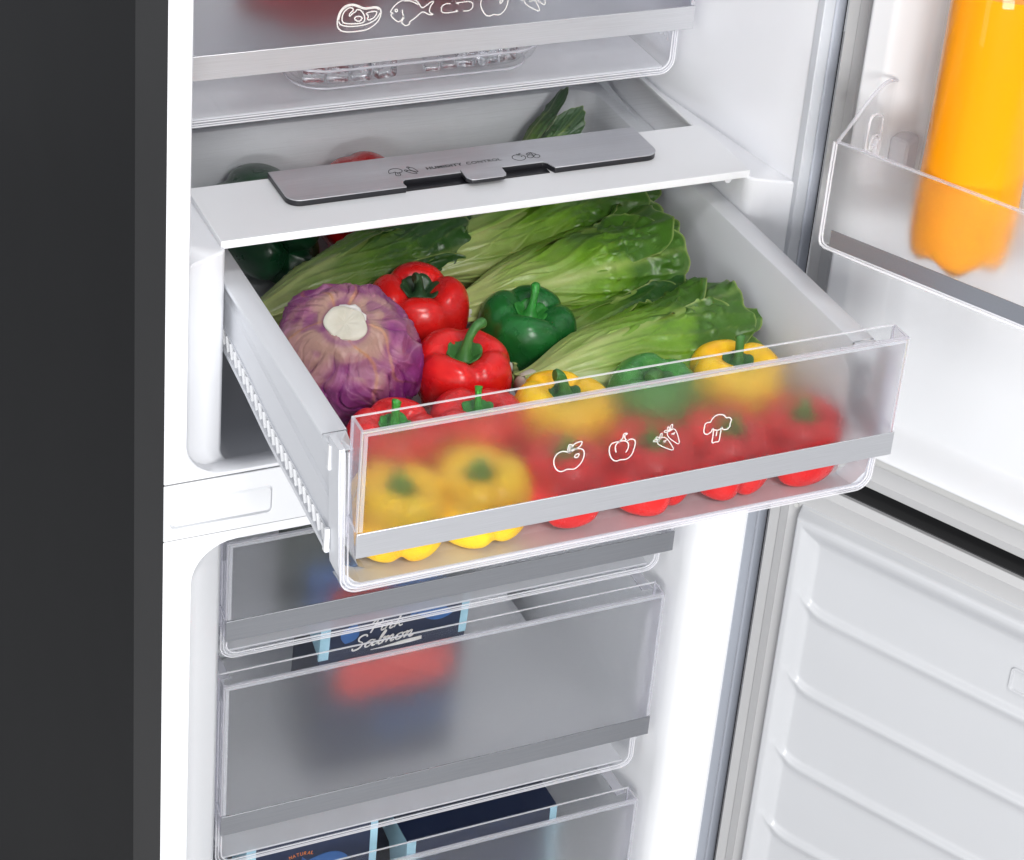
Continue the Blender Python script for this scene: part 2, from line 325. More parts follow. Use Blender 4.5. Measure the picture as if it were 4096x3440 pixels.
# printed outlines, millimetres in the plane of the surface that carries them
ICONS = {
 'apple_icon': [(0,[(234.93,150.85),(232.18,152.33),(229.34,153.24),(226.23,152.83),(223.68,150.79),(222.45,147.2),(222.87,142.84),(224.84,138.58),(227.88,135.65),(231.09,135.16),(234.15,136.26),(237.38,135.6),(240.57,135.39),(243.55,137.36),(246.35,141.1),(247.44,146.04),(246.88,150.0),(244.81,152.38),(241.14,153.45),(238.07,152.61),(234.93,150.85)]),(1,[(233.37,152.27),(233.62,157.75),(234.83,158.19),(236.41,157.37),(236.18,151.7)]),(0,[(234.72,156.94),(234.88,152.14)]),(1,[(236.69,154.59),(237.95,157.75),(240.97,159.11),(244.38,158.95),(243.68,155.76),(240.71,153.79),(237.34,153.52)]),(1,[(240.25,148.16),(242.59,148.55),(243.19,147.32),(241.79,145.45),(239.67,146.05)])],
 'pepper_icon': [(0,[(276.28,152.76),(273.46,152.89),(270.32,152.22),(268.61,149.55),(268.68,145.24),(270.43,140.14),(273.24,136.55),(276.2,135.26),(278.96,135.83),(282.25,135.35),(285.43,135.84),(288.34,138.72),(289.81,143.63),(290.28,148.72),(289.3,151.67),(286.31,153.12),(283.18,152.27)]),(0,[(274.66,143.35),(273.51,147.29),(273.94,150.65),(276.69,152.68),(280.29,152.84),(283.33,150.95),(284.7,148.09),(284.43,144.69),(282.99,141.7)]),(0,[(276.28,152.76),(278.82,155.27),(279.25,158.62),(280.36,159.43),(282.17,159.08),(282.1,158.23),(280.56,157.68),(280.61,155.78),(282.08,152.74)])],
 'carrots_icon': [(1,[(312.77,149.06),(315.67,148.75),(318.44,146.22),(321.93,141.18),(324.37,136.77),(323.4,135.92),(319.48,137.74),(313.27,141.59),(310.06,144.39),(310.22,146.53)]),(0,[(314.43,145.53),(318.02,146.3)]),(0,[(315.38,144.38),(316.94,145.03)]),(1,[(306.09,146.91),(307.13,148.43),(311.22,146.33)]),(1,[(307.81,149.6),(309.07,150.65),(311.43,148.02),(310.7,147.3)]),(1,[(311.1,149.39),(311.37,152.54),(312.68,153.23),(312.78,150.36),(311.99,148.78)]),(1,[(320.67,154.71),(322.66,155.19),(325.07,152.3),(327.43,146.63),(328.83,142.0),(327.75,140.73),(323.65,143.89),(319.48,147.75),(317.42,151.18),(317.99,153.24)]),(0,[(320.75,150.8),(324.14,151.87)]),(0,[(322.06,150.11),(323.78,150.81)]),(1,[(314.39,153.94),(315.51,155.45),(318.24,153.19)]),(1,[(316.66,157.38),(317.81,158.02),(318.83,155.06),(318.1,154.34)]),(1,[(319.34,155.57),(319.49,158.99),(320.87,159.76),(321.05,156.97),(320.21,155.14)])],
 'broccoli_icon': [(0,[(357.06,149.41),(356.06,146.28),(352.97,144.44),(350.29,145.83),(349.3,148.9),(349.6,151.02),(349.62,154.06),(351.51,155.44),(354.26,155.35),(355.36,157.74),(357.93,160.29),(361.59,160.9),(365.54,159.45),(368.02,156.63),(370.53,156.59),(372.82,153.97),(372.14,151.05),(372.14,147.98),(369.92,145.78),(366.48,146.45),(364.86,149.12)]),(0,[(357.06,149.41),(358.38,147.58),(361.45,146.55),(364.27,147.32),(365.03,149.09)]),(0,[(358.02,147.21),(358.2,141.49),(358.29,135.77),(361.22,135.81),(364.14,135.94),(364.52,141.13),(364.78,146.6)]),(0,[(361.14,145.73),(361.09,141.1)])],
 'steak_icon': [(1,[(195.44,324.59),(195.39,329.99),(197.29,336.65),(201.39,341.14),(206.6,342.39),(211.94,341.28),(218.85,337.96),(224.65,337.88),(229.49,337.9),(232.99,336.08),(234.47,331.99),(233.04,326.21),(229.4,321.63),(222.79,317.85),(215.08,316.96),(205.41,317.16),(199.55,318.75),(196.34,321.84)]),(0,[(196.44,327.92),(198.31,324.79),(204.19,322.42),(212.9,321.83),(222.53,322.82),(230.11,326.51),(233.69,332.07)]),(0,[(196.21,328.93),(198.27,336.07),(202.4,340.06),(207.13,341.36),(212.0,340.1),(218.9,336.97),(224.7,336.89),(229.55,336.81),(232.56,334.94)]),(1,[(206.17,331.36),(206.05,333.83),(208.81,336.5),(208.71,338.46),(205.31,339.29),(201.14,336.27),(199.44,331.55),(200.13,327.06),(204.07,324.99),(212.79,324.11),(218.56,324.71),(219.87,327.53),(218.98,331.56),(216.07,335.78),(212.63,337.1),(211.27,335.27),(208.93,334.03),(207.09,332.25)]),(1,[(210.61,329.25),(212.95,330.69),(216.36,330.05),(217.22,328.29),(215.58,326.29),(212.66,326.78)]),(1,[(221.26,332.52),(224.87,333.73),(229.72,333.65),(230.33,331.42),(228.07,328.19),(224.29,326.4),(222.5,327.27),(222.93,330.19)])],
 'fish_icon': [(0,[(243.98,331.05),(243.22,332.31),(246.09,336.77),(249.82,339.86),(254.59,341.86),(259.46,342.18),(264.43,341.11),(268.07,338.09),(270.8,333.86),(272.83,332.96),(276.17,334.82),(279.47,337.28),(282.42,337.49),(279.72,333.48),(279.05,328.58),(282.43,325.45),(278.22,326.17),(274.1,328.57),(271.15,328.36),(266.47,324.35),(261.26,320.89),(261.38,318.89),(258.0,317.73),(255.97,318.74),(253.85,321.44),(255.57,325.44),(254.37,329.03),(253.95,332.84)]),(0,[(243.98,331.05),(245.48,330.41),(243.61,328.91),(246.78,324.83),(250.87,321.94),(253.25,323.19),(255.48,326.94)]),(1,[(249.37,332.5),(249.11,331.61),(248.36,331.31),(247.58,331.77),(247.21,332.71),(247.47,333.59),(248.21,333.9),(249.0,333.44)]),(0,[(255.15,340.62),(259.56,340.59),(264.6,338.42),(268.19,336.09)])],
 'arrows_icon': [(0,[(298.35,334.15),(293.56,334.32),(290.24,331.96),(290.55,327.44),(294.14,325.88),(300.13,325.99),(306.12,326.1)]),(0,[(306.12,326.1),(303.51,327.66)]),(0,[(310.63,326.16),(315.18,325.81),(318.56,327.68),(319.27,331.62),(316.04,334.43),(309.52,334.47),(302.52,334.45)]),(0,[(302.52,334.45),(306.12,333.1)])],
 'upper_apple_icon': [(1,[(339.4,338.69),(333.25,339.78),(327.93,336.79),(326.68,330.9),(328.88,324.66),(332.81,319.73),(336.93,319.02),(339.89,320.04),(345.07,319.02),(348.93,321.67),(351.59,326.46),(352.52,332.42),(351.17,337.57),(345.41,339.63)]),(1,[(344.99,332.34),(346.97,332.95),(347.55,332.09),(346.2,330.01),(344.95,330.33)]),(0,[(339.4,338.69),(338.49,343.78)])],
 'upper_carrots_icon': [(1,[(371.62,331.59),(368.08,330.92),(369.99,326.69),(376.59,321.99),(383.04,319.11),(383.41,320.81),(380.29,326.7),(376.85,330.58)]),(0,[(372.91,328.63),(377.44,329.71)]),(1,[(379.45,335.89),(378.27,331.96),(383.32,327.42),(388.04,324.42),(388.23,327.96),(385.26,334.32)]),(1,[(368.6,330.87),(364.96,331.42),(366.4,332.59)])],
 'panel_broccoli': [(0,[(229.26,96.72),(227.71,95.58),(225.87,95.61),(223.82,95.07),(224.52,98.78),(225.81,100.78),(227.57,101.87),(230.13,102.75),(232.92,102.32),(235.22,100.6),(236.4,97.94),(235.15,95.14),(233.22,94.57),(231.05,94.68),(229.26,96.72)]),(0,[(229.76,96.12),(228.12,90.03),(232.07,89.74),(232.55,94.75)]),(0,[(231.05,94.68),(230.62,91.69)])],
 'panel_carrots': [(1,[(243.45,100.75),(246.42,100.74),(247.98,97.18),(248.95,92.69),(248.19,92.11),(245.9,93.82),(243.5,97.13)]),(1,[(239.53,95.53),(242.44,96.32),(245.62,93.11),(247.03,89.77),(245.95,89.28),(243.16,90.65),(239.97,93.85)]),(1,[(242.94,100.42),(242.53,102.57),(244.24,102.75),(244.29,101.0)]),(1,[(239.16,95.16),(238.27,97.43),(240.28,97.99),(240.61,96.02)])],
 'panel_apple': [(1,[(345.46,98.77),(343.16,99.7),(339.78,98.17),(338.19,94.57),(339.31,91.86),(341.08,89.78),(344.53,88.86),(348.25,90.28),(350.21,93.79),(349.77,97.14),(347.66,98.51)]),(0,[(345.32,98.81),(344.69,101.4)]),(1,[(345.78,99.49),(347.37,101.34),(348.48,101.21),(347.08,99.47)]),(1,[(347.75,95.57),(347.41,95.24),(347.07,95.33),(347.06,95.76),(347.4,96.09),(347.75,95.99)])],
 'panel_cherries': [(1,[(357.52,93.14),(356.29,91.66),(354.53,91.02),(352.9,91.45),(352.03,92.79),(352.25,94.54),(353.48,96.02),(355.24,96.67),(356.87,96.24),(357.74,94.89)]),(1,[(363.27,91.94),(362.0,90.37),(360.21,89.68),(358.58,90.11),(357.73,91.51),(358.0,93.34),(359.26,94.9),(361.06,95.61),(362.69,95.17),(363.54,93.77)]),(0,[(358.29,100.56),(358.07,95.75)]),(0,[(358.29,100.56),(361.13,97.37),(360.84,95.5)]),(1,[(352.9,98.42),(356.01,100.68),(358.29,100.56),(355.79,98.46)])],
 'salmon_line': [(0,[(239.65,-311.56),(248.55,-311.4),(257.46,-311.02),(267.03,-310.41),(276.63,-309.8),(284.98,-309.39),(292.05,-308.89)])],
}

# ------------------------------------------------------------------ mesh builder
ORG = {}
class MB:
    def __init__(s): s.v = []; s.f = []; s.uv = None; s.attr = {}
    def add(s, vs, fs):
        o = len(s.v); s.v += [Vector(v) for v in vs]; s.f += [tuple(i + o for i in f) for f in fs]; return s
    def box(s, x0, x1, y0, y1, z0, z1):
        return s.add([(x0,y0,z0),(x1,y0,z0),(x1,y1,z0),(x0,y1,z0),(x0,y0,z1),(x1,y0,z1),(x1,y1,z1),(x0,y1,z1)],
                     [(0,3,2,1),(4,5,6,7),(0,1,5,4),(1,2,6,5),(2,3,7,6),(3,0,4,7)])
    def hexa(s, p):   # 8 points ordered as box
        return s.add(p, [(0,3,2,1),(4,5,6,7),(0,1,5,4),(1,2,6,5),(2,3,7,6),(3,0,4,7)])
    def prism(s, poly, ax, a, b):
        def P(u, v, t):
            return {'x': (t, u, v), 'y': (u, t, v), 'z': (u, v, t)}[ax]
        n = len(poly)
        vs = [P(u, v, a) for u, v in poly] + [P(u, v, b) for u, v in poly]
        fs = [tuple(range(n))[::-1], tuple(range(n, 2 * n))] + [(i, (i + 1) % n, n + (i + 1) % n, n + i) for i in range(n)]
        return s.add(vs, fs)
    def loft(s, rings, closed=True, cap0=False, cap1=False):
        n = len(rings[0]); vs = [p for r in rings for p in r]; fs = []
        for k in range(len(rings) - 1):
            for i in range(n if closed else n - 1):
                j = (i + 1) % n
                fs.append((k * n + i, k * n + j, (k + 1) * n + j, (k + 1) * n + i))
        if cap0: fs.append(tuple(range(n))[::-1])
        if cap1: fs.append(tuple((len(rings) - 1) * n + i for i in range(n)))
        return s.add(vs, fs)
    def tube(s, path, r, closed=False, n=8, caps=True):
        path = [Vector(p) for p in path]; m = len(path); rings = []
        up = Vector((0, 0, 1)); prev = None
        for i, p in enumerate(path):
            if closed: t = path[(i + 1) % m] - path[(i - 1) % m]
            else: t = path[min(i + 1, m - 1)] - path[max(i - 1, 0)]
            t.normalize()
            if prev is None:
                a = t.cross(up)
                if a.length < 0.1: a = t.cross(Vector((1, 0, 0)))
                a.normalize()
            else:
                a = prev - t * prev.dot(t); a.normalize()
            prev = a; b = t.cross(a)
            rr = r[i] if isinstance(r, (list, tuple)) else r
            rings.append([p + (a * math.cos(2 * PI * k / n) + b * math.sin(2 * PI * k / n)) * rr for k in range(n)])
        if closed: rings.append(rings[0])
        return s.loft(rings, True, not closed and caps, not closed and caps)
    def build(s, name, mat, parent=None, smooth=None, bevel=0, seg=2, M=None, kind=None, label=None):
        me = bpy.data.meshes.new(name)
        o0 = ORG.get(parent.name, Vector((0, 0, 0))) if parent else Vector((0, 0, 0))
        vs = [(M @ v if M else v) - o0 for v in s.v]
        me.from_pydata([tuple(v) for v in vs], [], s.f)
        bm = bmesh.new(); bm.from_mesh(me)
        if s.uv is None and not s.attr:
            bmesh.ops.recalc_face_normals(bm, faces=bm.faces)
        bm.to_mesh(me); bm.free()
        me.materials.append(mat)
        if s.uv is not None:
            ul = me.uv_layers.new(name='UVMap')
            for lp in me.loops: ul.data[lp.index].uv = s.uv[lp.vertex_index]
        for k, vals in s.attr.items():
            if isinstance(vals[0], (float, int)):
                a = me.attributes.new(k, 'FLOAT', 'POINT'); a.data.foreach_set('value', vals)
            else:
                a = me.color_attributes.new(k, 'FLOAT_COLOR', 'POINT'); a.data.foreach_set('color', [c for q in vals for c in (*q, 1)])
        if smooth is not None:
            me.shade_smooth()
            if smooth < 170: me.set_sharp_from_angle(angle=R(smooth))
        o = bpy.data.objects.new(name, me); COL.objects.link(o)
        if parent: o.parent = parent; ORG[o.name] = o0
        if bevel:
            b = o.modifiers.new('bevel', 'BEVEL'); b.width = bevel; b.segments = seg; b.limit_method = 'ANGLE'; b.angle_limit = R(35)
            if smooth is None:
                me.shade_smooth(); me.set_sharp_from_angle(angle=R(45))
        if kind: o['kind'] = kind
        if label: o['label'] = label
        return o

def thing(name, label, cat, loc, group=None):
    o = bpy.data.objects.new(name, None); COL.objects.link(o); o.location = loc; o.empty_display_size = 0.02
    ORG[o.name] = Vector(loc)
    o['label'] = label; o['category'] = cat
    if group: o['group'] = group
    return o
def tag(o, label, cat, group=None):
    o['label'] = label; o['category'] = cat
    if group: o['group'] = group
    return o

def rrect(x0, x1, z0, z1, r, y, n=8, rt=None):
    """rounded rectangle in the XZ plane, counter-clockwise from bottom left; rt = radius of the top corners"""
    rt = r if rt is None else rt
    pts = []
    for (cx, cz, a0, rr) in ((x0 + r, z0 + r, 180, r), (x1 - r, z0 + r, 270, r), (x1 - rt, z1 - rt, 0, rt), (x0 + rt, z1 - rt, 90, rt)):
        for k in range(n + 1):
            a = R(a0 + 90 * k / n)
            pts.append((cx + rr * math.cos(a), y, cz + rr * math.sin(a)))
    return pts

def smooth_pts(pts, closed, sub=4):
    n = len(pts); out = []
    rng = range(n) if closed else range(n - 1)
    for i in rng:
        if closed: p0, p1, p2, p3 = pts[(i - 1) % n], pts[i], pts[(i + 1) % n], pts[(i + 2) % n]
        else: p0, p1, p2, p3 = pts[max(i - 1, 0)], pts[i], pts[i + 1], pts[min(i + 2, n - 1)]
        for k in range(sub):
            t = k / sub
            out.append(tuple(0.5 * ((2 * b) + (-a + c) * t + (2 * a - 5 * b + 4 * c - d) * t * t + (-a + 3 * b - 3 * c + d) * t ** 3) for a, b, c, d in zip(p0, p1, p2, p3)))
    if not closed: out.append(tuple(pts[-1]))
    return out

def ribbon(mb, pts2, closed, wdt, to3, thick, curved=True, taper=None):
    """flat printed line of width wdt, a thin real layer of ink"""
    pts = smooth_pts(pts2, closed) if curved and len(pts2) > 2 else list(pts2)
    n = len(pts); L = []; Rr = []
    for i, p in enumerate(pts):
        a = pts[(i - 1) % n] if closed else pts[max(i - 1, 0)]
        b = pts[(i + 1) % n] if closed else pts[min(i + 1, n - 1)]
        dx, dy = b[0] - a[0], b[1] - a[1]; l = math.hypot(dx, dy) or 1e-9
        h = wdt / 2 * (taper(i / (n - 1)) if taper else 1)
        nx, ny = -dy / l * h, dx / l * h
        L.append((p[0] + nx, p[1] + ny)); Rr.append((p[0] - nx, p[1] - ny))
    rings = []
    for a, b in zip(L, Rr):
        rings.append([to3(*a, 0), to3(*a, thick), to3(*b, thick), to3(*b, 0)])
    if closed: rings.append(rings[0])
    mb.loft(rings, True, not closed, not closed)

def icon(name, key, wdt, to3, mat, parent, thick=0.0001, curved=True, label=None):
    mb = MB()
    for c, pts in ICONS[key]:
        ribbon(mb, [(a / 1000, b / 1000) for a, b in pts], bool(c), wdt, to3, thick, curved)
    return mb.build(name, mat, parent, label=label)

# ================================================================== REFRIGERATOR
ground = MB().box(-4, 4, -4, 3, -1.2, -1.155).build('floor', FLOORM, kind='structure')

FR = thing('refrigerator', 'open fridge freezer with dark grey cabinet, white interior and two doors swung to the right', 'refrigerator', (0.2975, 0.30, -1.15))
# dark outer shell
MB().prism([(-.0044, .0706), (-0.0044, .82), (.0015, .82), (.0015, .0706)], 'z', -1.15, .95).build('side_panel', DARK, FR)
MB().prism([(0, 0), (-0.0048, .0700), (.0015, .0700), (.0015, .0012)], 'z', -1.15, .95).build('lit_side_strip', DARKLIT, FR, bevel=.0004)  # slanted, lighter strip: reflected light put into shape and colour
MB().prism([(.5955, .0005), (.5985, .82), (.5935, .82), (.5935, .0012)], 'z', -1.15, .95).build('side_panel', DARK, FR)
MB().box(.0015, .5935, .808, .82, -1.15, .95).build('back_panel', DARK, FR)
MB().box(.0015, .5935, .0012, .806, .9505, .956).build('top_panel', DARK, FR)

def upath(x0, x1, z0, zt, r, y, n=8):
    pts = [(x0, y, zt)]
    for (cx, a0) in ((x0 + r, 180), (x1 - r, 270)):
        for k in range(n + 1):
            a = R(a0 + 90 * k / n); pts.append((cx + r * math.cos(a), y, z0 + r + r * math.sin(a)))
    return pts + [(x1, y, zt)]

# upper liner
zt = .945
mb = MB()
mb.loft([rrect(.0002, .5833, .0006, zt, .0012, 0), rrect(.0188, .5762, .0035, zt - .03, .030, 0), rrect(.0200, .5752, .0042, zt - .031, .030, .0012),
         rrect(.0222, .5738, .0050, zt - .033, .028, .010), rrect(.0255, .5698, .0, zt - .033, .026, .024),
         rrect(.0300, .5655, -.02, zt - .035, .024, .05), rrect(.0520, .5430, -.02, zt - .035, .022, .20), rrect(.0600, .5350, -.02, zt - .035, .03, .50),
         rrect(.0900, .5050, .01, zt - .06, .03, .525)], cap1=True)
mb.build('upper_liner', LINER, FR, smooth=32)
# crisper bay: cheeks and floor, narrower than the compartment above
mb = MB()
LZ = .1985
rings = [upath(.0192, .5758, .0030, LZ, .030, .0012), upath(.0245, .5705, .0026, LZ, .028, .0085), upath(.040, .555, -.0005, LZ, .022, .0165),
         upath(.0530, .5420, -.0035, LZ, .018, .0222), upath(.0568, .5382, -.0062, LZ, .016, .0265), upath(.0585, .5365, -.0105, LZ, .015, .034),
         upath(.0587, .5363, -.0130, LZ, .015, .05), upath(.0587, .5363, -.016, LZ, .02, .50)]
mb.loft(rings, closed=False)
mb.build('bay_liner', LINER, FR, smooth=60)
for sgn in (0, 1):
    mx = lambda x: x if not sgn else .595 - x
    pl = [(.0192, .0012), (.0245, .0085), (.040, .0165), (.0530, .0222), (.0568, .0265), (.0585, .034), (.0587, .5), (.030, .5), (.0200, .05)]
    pts = [(mx(a), b) for a, b in pl]
    mb = MB()
    mb.loft([[(a, b, LZ) for a, b in pts], [(a + (.0012 if not sgn else -.0012) * (-1 if i in (3, 4, 5, 6) else 0), b + (.0012 if i in (1, 2, 3) else 0), LZ + .0022) for i, (a, b) in enumerate(pts)]], cap1=True)
    mb.build('shelf_ledge', LINER, FR, smooth=60)
# rail seen beside the glass shelf
MB().box(.5335, .5365, .1265, .46, .1990, .2040).build('shelf_rail', WHITE, FR, bevel=.001)

# freezer liner
mb = MB()
fb = -.925
mb.loft([rrect(.0002, .5833, fb - .02, -.0570, .0012, 0), rrect(.0245, .5702, fb, -.0663, .020, 0, rt=.040), rrect(.0262, .5688, fb + .001, -.0668, .020, .0018, rt=.039),
         rrect(.0330, .5615, fb + .002, -.0672, .020, .008, rt=.036), rrect(.0560, .5390, fb + .003, -.0680, .018, .026, rt=.012),
         rrect(.0608, .5345, fb + .004, -.0685, .015, .032, rt=.008), rrect(.0628, .5325, fb + .004, -.0690, .015, .045, rt=.008),
         rrect(.0700, .5250, fb + .004, -.0700, .02, .48, rt=.02), rrect(.09, .505, fb + .02, -.09, .02, .50)], cap1=True)
mb.build('freezer_liner', LINER2, FR, smooth=32)
# hinge side flanges with their seam; the open door's shade put into their grey
MB().box(.5838, .5950, -.0005, .012, .0, .95).build('shaded_flange', FLANGESH, FR, bevel=.0022, seg=3)
MB().box(.5838, .5950, -.0005, .012, -.95, -.0568).build('shaded_flange', FLANGESH2, FR, bevel=.0022, seg=3)
MB().box(.5722, .5834, -.0004, .010, .0, .95).build('liner_flange', FLANGESH3, FR, bevel=.001)
MB().box(.5722, .5834, -.0004, .010, -.95, -.0568).build('liner_flange', FLANGESH2, FR, bevel=.001)
# divider between the two compartments
mb = MB()
mb.loft([rrect(.0001, .5950, -.0561, -.0006, .0008, .02, n=5), rrect(.0001, .5950, -.0561, -.0006, .0008, -.0006, n=5), rrect(.0006, .5945, -.0556, -.0011, .0008, -.0012, n=5),
         rrect(.0055, .0950, -.0453, -.0171, .0046, -.0012, n=5), rrect(.0060, .0945, -.0448, -.0176, .0042, -.0008, n=5), rrect(.0062, .0943, -.0446, -.0178, .0040, .0030, n=5)])
mb.build('divider_panel', WHITE, FR, smooth=35)
mb = MB()
mb.loft([rrect(.0062, .0943, -.0446, -.0178, .0040, .0030, n=5), rrect(.0072, .0941, -.0440, -.0192, .0038, .0024, n=5), rrect(.0085, .0937, -.0434, -.0208, .0034, .0004, n=5), rrect(.0092, .0932, -.0429, -.0214, .0030, .0000, n=5)], cap1=True)
mb.build('divider_cover', WHITE, FR, smooth=35)

# ---------------------------------------------------------------- doors (built closed-relative, set at their opening angle)
TH = R(61.5)
DV = Vector((math.cos(TH), -math.sin(TH), 0)); NV = Vector((-math.sin(TH), -math.cos(TH), 0)); HV = Vector((.597, -.030, 0))
MD = Matrix(((DV.x, NV.x, 0, HV.x), (DV.y, NV.y, 0, HV.y), (0, 0, 1, 0), (0, 0, 0, 1)))

def height_panel(name, parent, us, zs, f, mat):
    mb = MB(); n = len(us)
    mb.v = [Vector((u, f(u, z), z)) for z in zs for u in us]
    mb.f = [(j * n + i, j * n + i + 1, (j + 1) * n + i + 1, (j + 1) * n + i) for j in range(len(zs) - 1) for i in range(n - 1)]
    return mb.build(name, mat, parent, smooth=180, M=MD)

def sstep(a, b, x):
    t = max(0, min(1, (x - a) / (b - a))); return t * t * (3 - 2 * t)

def gasket_frame(name, parent, u0, u1, z0, z1, prof, mat):
    mb = MB()
    rings = []
    for off, n in prof:
        rings.append(rrect(u0 + off, u1 - off, z0 + off, z1 - off, max(.0008, .006 - off * .1), n, n=4))
    mb.loft(rings)
    mb.build(name, mat, parent, smooth=50, M=MD)

def door(name, z0, z1, dyke, hf, label):
    d = MB()
    U1 = .592
    d.prism([(a, c) for a, b, c in rrect(.0005, U1, z0, z1, .002, 0, n=3)], 'y', -.052, .0165)
    body = d.build(name, DARKD, FR, bevel=.0015, M=MD, label=label)
    MB().box(-.0095, .0008, -.020, .0185, z0 + .0008, z1 - .0008).build('hinge_side_cover', GASKET, body, M=MD)
    gasket_frame('inner_frame', body, .0012, U1 - .0012, z0 + .0006, z1 - .0006, [(0, .0155), (.0003, .0196), (.0012, .0202), (.0075, .0202), (.0095, .0214), (.0115, .0202), (.030, .0198), (.0305, .012)], GASKET)
    gasket_frame('gasket', body, .0012, U1 - .0012, z0 + .0006, z1 - .0006, [(.0275, .0190), (.0282, .0232), (.0300, .0246), (.0325, .0252), (.0350, .0256), (.0375, .0272), (.0400, .0280), (.0425, .0270), (.0440, .0235), (.0450, .018)], GASKET2)
    return body, hf

# freezer door
FD = door('freezer_door', -.935, -.0752, None, None, 'lower door, dark outside with a ribbed white lining')[0]
ribz = [-.2090, -.2990, -.3890, -.4790, -.5690, -.6590, -.7490, -.8390]
zl0, zl1, ul0, ul1 = -.905, -.1025, .0225, .562
def fz(u, z):
    e = min(u - ul0, ul1 - u, (zl1 - z) * 1.0, z - zl0)         # distance from the rim
    side = .0180 + .0185 * sstep(-.001, .0065, e)
    dep = .0125 * sstep(.0105, .0290, min(u - ul0, ul1 - u, (zl1 - z) * .75 + .003, z - zl0))
    h = side - dep
    k = math.exp(-max(0, u - .042) / .0075) * .020 + math.exp(-max(0, .542 - u) / .0075) * .020 if u > .026 else .026
    if .028 < u < .556:
        amp = .0042 * sstep(.0335, .052, u) * sstep(.556, .535, u)
        for rz in ribz:
            zz = rz + k
            if abs(z - zz) < .024:
                t = z - zz
                h += amp * (math.exp(-(t / .0040) ** 2) if t > 0 else math.exp(-(t / .0078) ** 2))
    return h
us = [ul0 + .0011 * i for i in range(44)]; us += [us[-1] + .0075 * (i + 1) for i in range(56)]; us += [.495 + .0011 * i for i in range(62)]
zs = [zl0 + i * (zl1 - zl0) / 560 for i in range(561)]
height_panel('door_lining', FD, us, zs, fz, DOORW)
bx_ = MB()
bx_.loft([rrect(.2545, .300, -.1880, -.1620, .004, .0225), rrect(.2550, .2995, -.1875, -.1625, .004, .0262), rrect(.2565, .2980, -.1860, -.1640, .003, .0262), rrect(.2575, .2970, -.1850, -.1650, .003, .0232)])
bx_.build('rating_frame', DOORW, FD, smooth=40, M=MD)
MB().tube([(.0185, .0222, -.1050 + .0)] + [(.0185, .0235, -.1050)], .0022, n=12).build('hinge_screw', GASKET2, FD, smooth=40, M=MD)

# fridge door
UD = door('fridge_door', -.0560, .945, None, None, 'upper door, dark outside with white lining, basket and bottle')[0]
zm0, zm1, um0, um1 = -.0150, .91, .0150, .575
def fu(u, z):
    e = min(u - um0, um1 - u, z - zm0, zm1 - z)
    side = .0175 + .0325 * sstep(-.001, .0140, e)
    eu = min(u - um0, um1 - u)
    dep = .0270 * sstep(.030, .060, eu) * sstep(.010, .040, min(z - zm0, zm1 - z))
    colx = math.exp(-((u - .066) / .010) ** 2) * .004
    return side - dep + colx * sstep(.05, .09, z - zm0)
us = [um0 + .0013 * i for i in range(56)]; us += [us[-1] + .0075 * (i + 1) for i in range(55)]; us += [.503 + .0013 * i for i in range(56)]
zs = [zm0 + .0012 * i for i in range(60)]; zs += [zs[-1] + .0085 * (i + 1) for i in range(88)]; zs += [.835 + .0013 * i for i in range(58)]
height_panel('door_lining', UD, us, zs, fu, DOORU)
# lug on which the basket hangs
MB().loft([rrect(.060, .080, .262, .300, .005, .030), rrect(.061, .079, .263, .299, .005, .045), rrect(.063, .077, .265, .297, .004, .047)], cap1=True).build('basket_lug', milky('lug_plastic', .6, (.8, .8, .83), .2), UD, smooth=40, M=MD)

# ================================================================== DOOR BASKET AND BOTTLE
BK = thing('door_basket', 'clear door basket with a frosted front and grey trim strip on the upper door', 'shelf basket', tuple(MD @ Vector((.30, .09, .228))))
n1 = .130
MB().box(.0560, .545, n1 - .0026, n1, .2290, .3187).build('front_panel', FROSTD, BK, M=MD)
MB().box(.0560, .545, n1 - .0030, n1 + .0004, .3187, .3200).build('front_rim', EDGE, BK, M=MD)
MB().box(.0640, .545, n1 + .0004, n1 + .0012, .2275, .2430).build('trim_strip', brushed('dark_trim', (.30, .32, .36), .4), BK, M=MD)
prof = [(n1, .229), (n1, .3195), (.108, .3310), (.088, .3420), (.072, .3480), (.060, .3500), (.046, .3480), (.036, .3430), (.030, .3400), (.030, .240), (.034, .229)]
for u in (.0555, .5435):
    MB().prism(prof, 'x', u, u + .002).build('side_wall', CLEAR, BK, M=MD)
    MB().tube([(u + .001, a, b) for a, b in smooth_pts(prof[1:9], False, 3)], .0016, n=6).build('side_rim', EDGE, BK, smooth=60, M=MD)
MB().box(.0575, .5435, .032, n1 - .003, .2285, .2312).build('base', CLEAR, BK, M=MD)
MB().box(.0575, .5435, .030, .0325, .2285, .300).build('back_wall', CLEAR, BK, M=MD)
ed = MB()
ed.tube([(.0540, n1 + .0005, .3190), (.0537, n1 + .0005, .2900), (.0540, n1 + .0005, .2320), (.0555, n1 + .0005, .2270), (.0600, n1 + .0005, .2250), (.10, n1 + .0005, .2243), (.30, n1 + .0005, .2240), (.545, n1 + .0005, .2240)], .0013, n=6)
ed.tube([(.0565, n1 + .0008, .3185), (.0562, n1 + .0008, .2350), (.0580, n1 + .0008, .2290), (.0620, n1 + .0008, .2272), (.545, n1 + .0008, .2265)], .0008, n=6)
ed.build('corner_bead', EDGEW, BK, smooth=60, M=MD)
hk = MB()
hk.loft([rrect(.0, .020, .245, .322, .008, .0, n=5)])
hk = MB()
ring = [(.0578 + .000, n, z) for n, z in [(.058, .250), (.058, .312), (.064, .322), (.076, .326), (.082, .318), (.080, .262), (.074, .250)]]
hk.tube(smooth_pts([(p[0], p[1], p[2]) for p in ring], True, 4), .0012, closed=True, n=6)
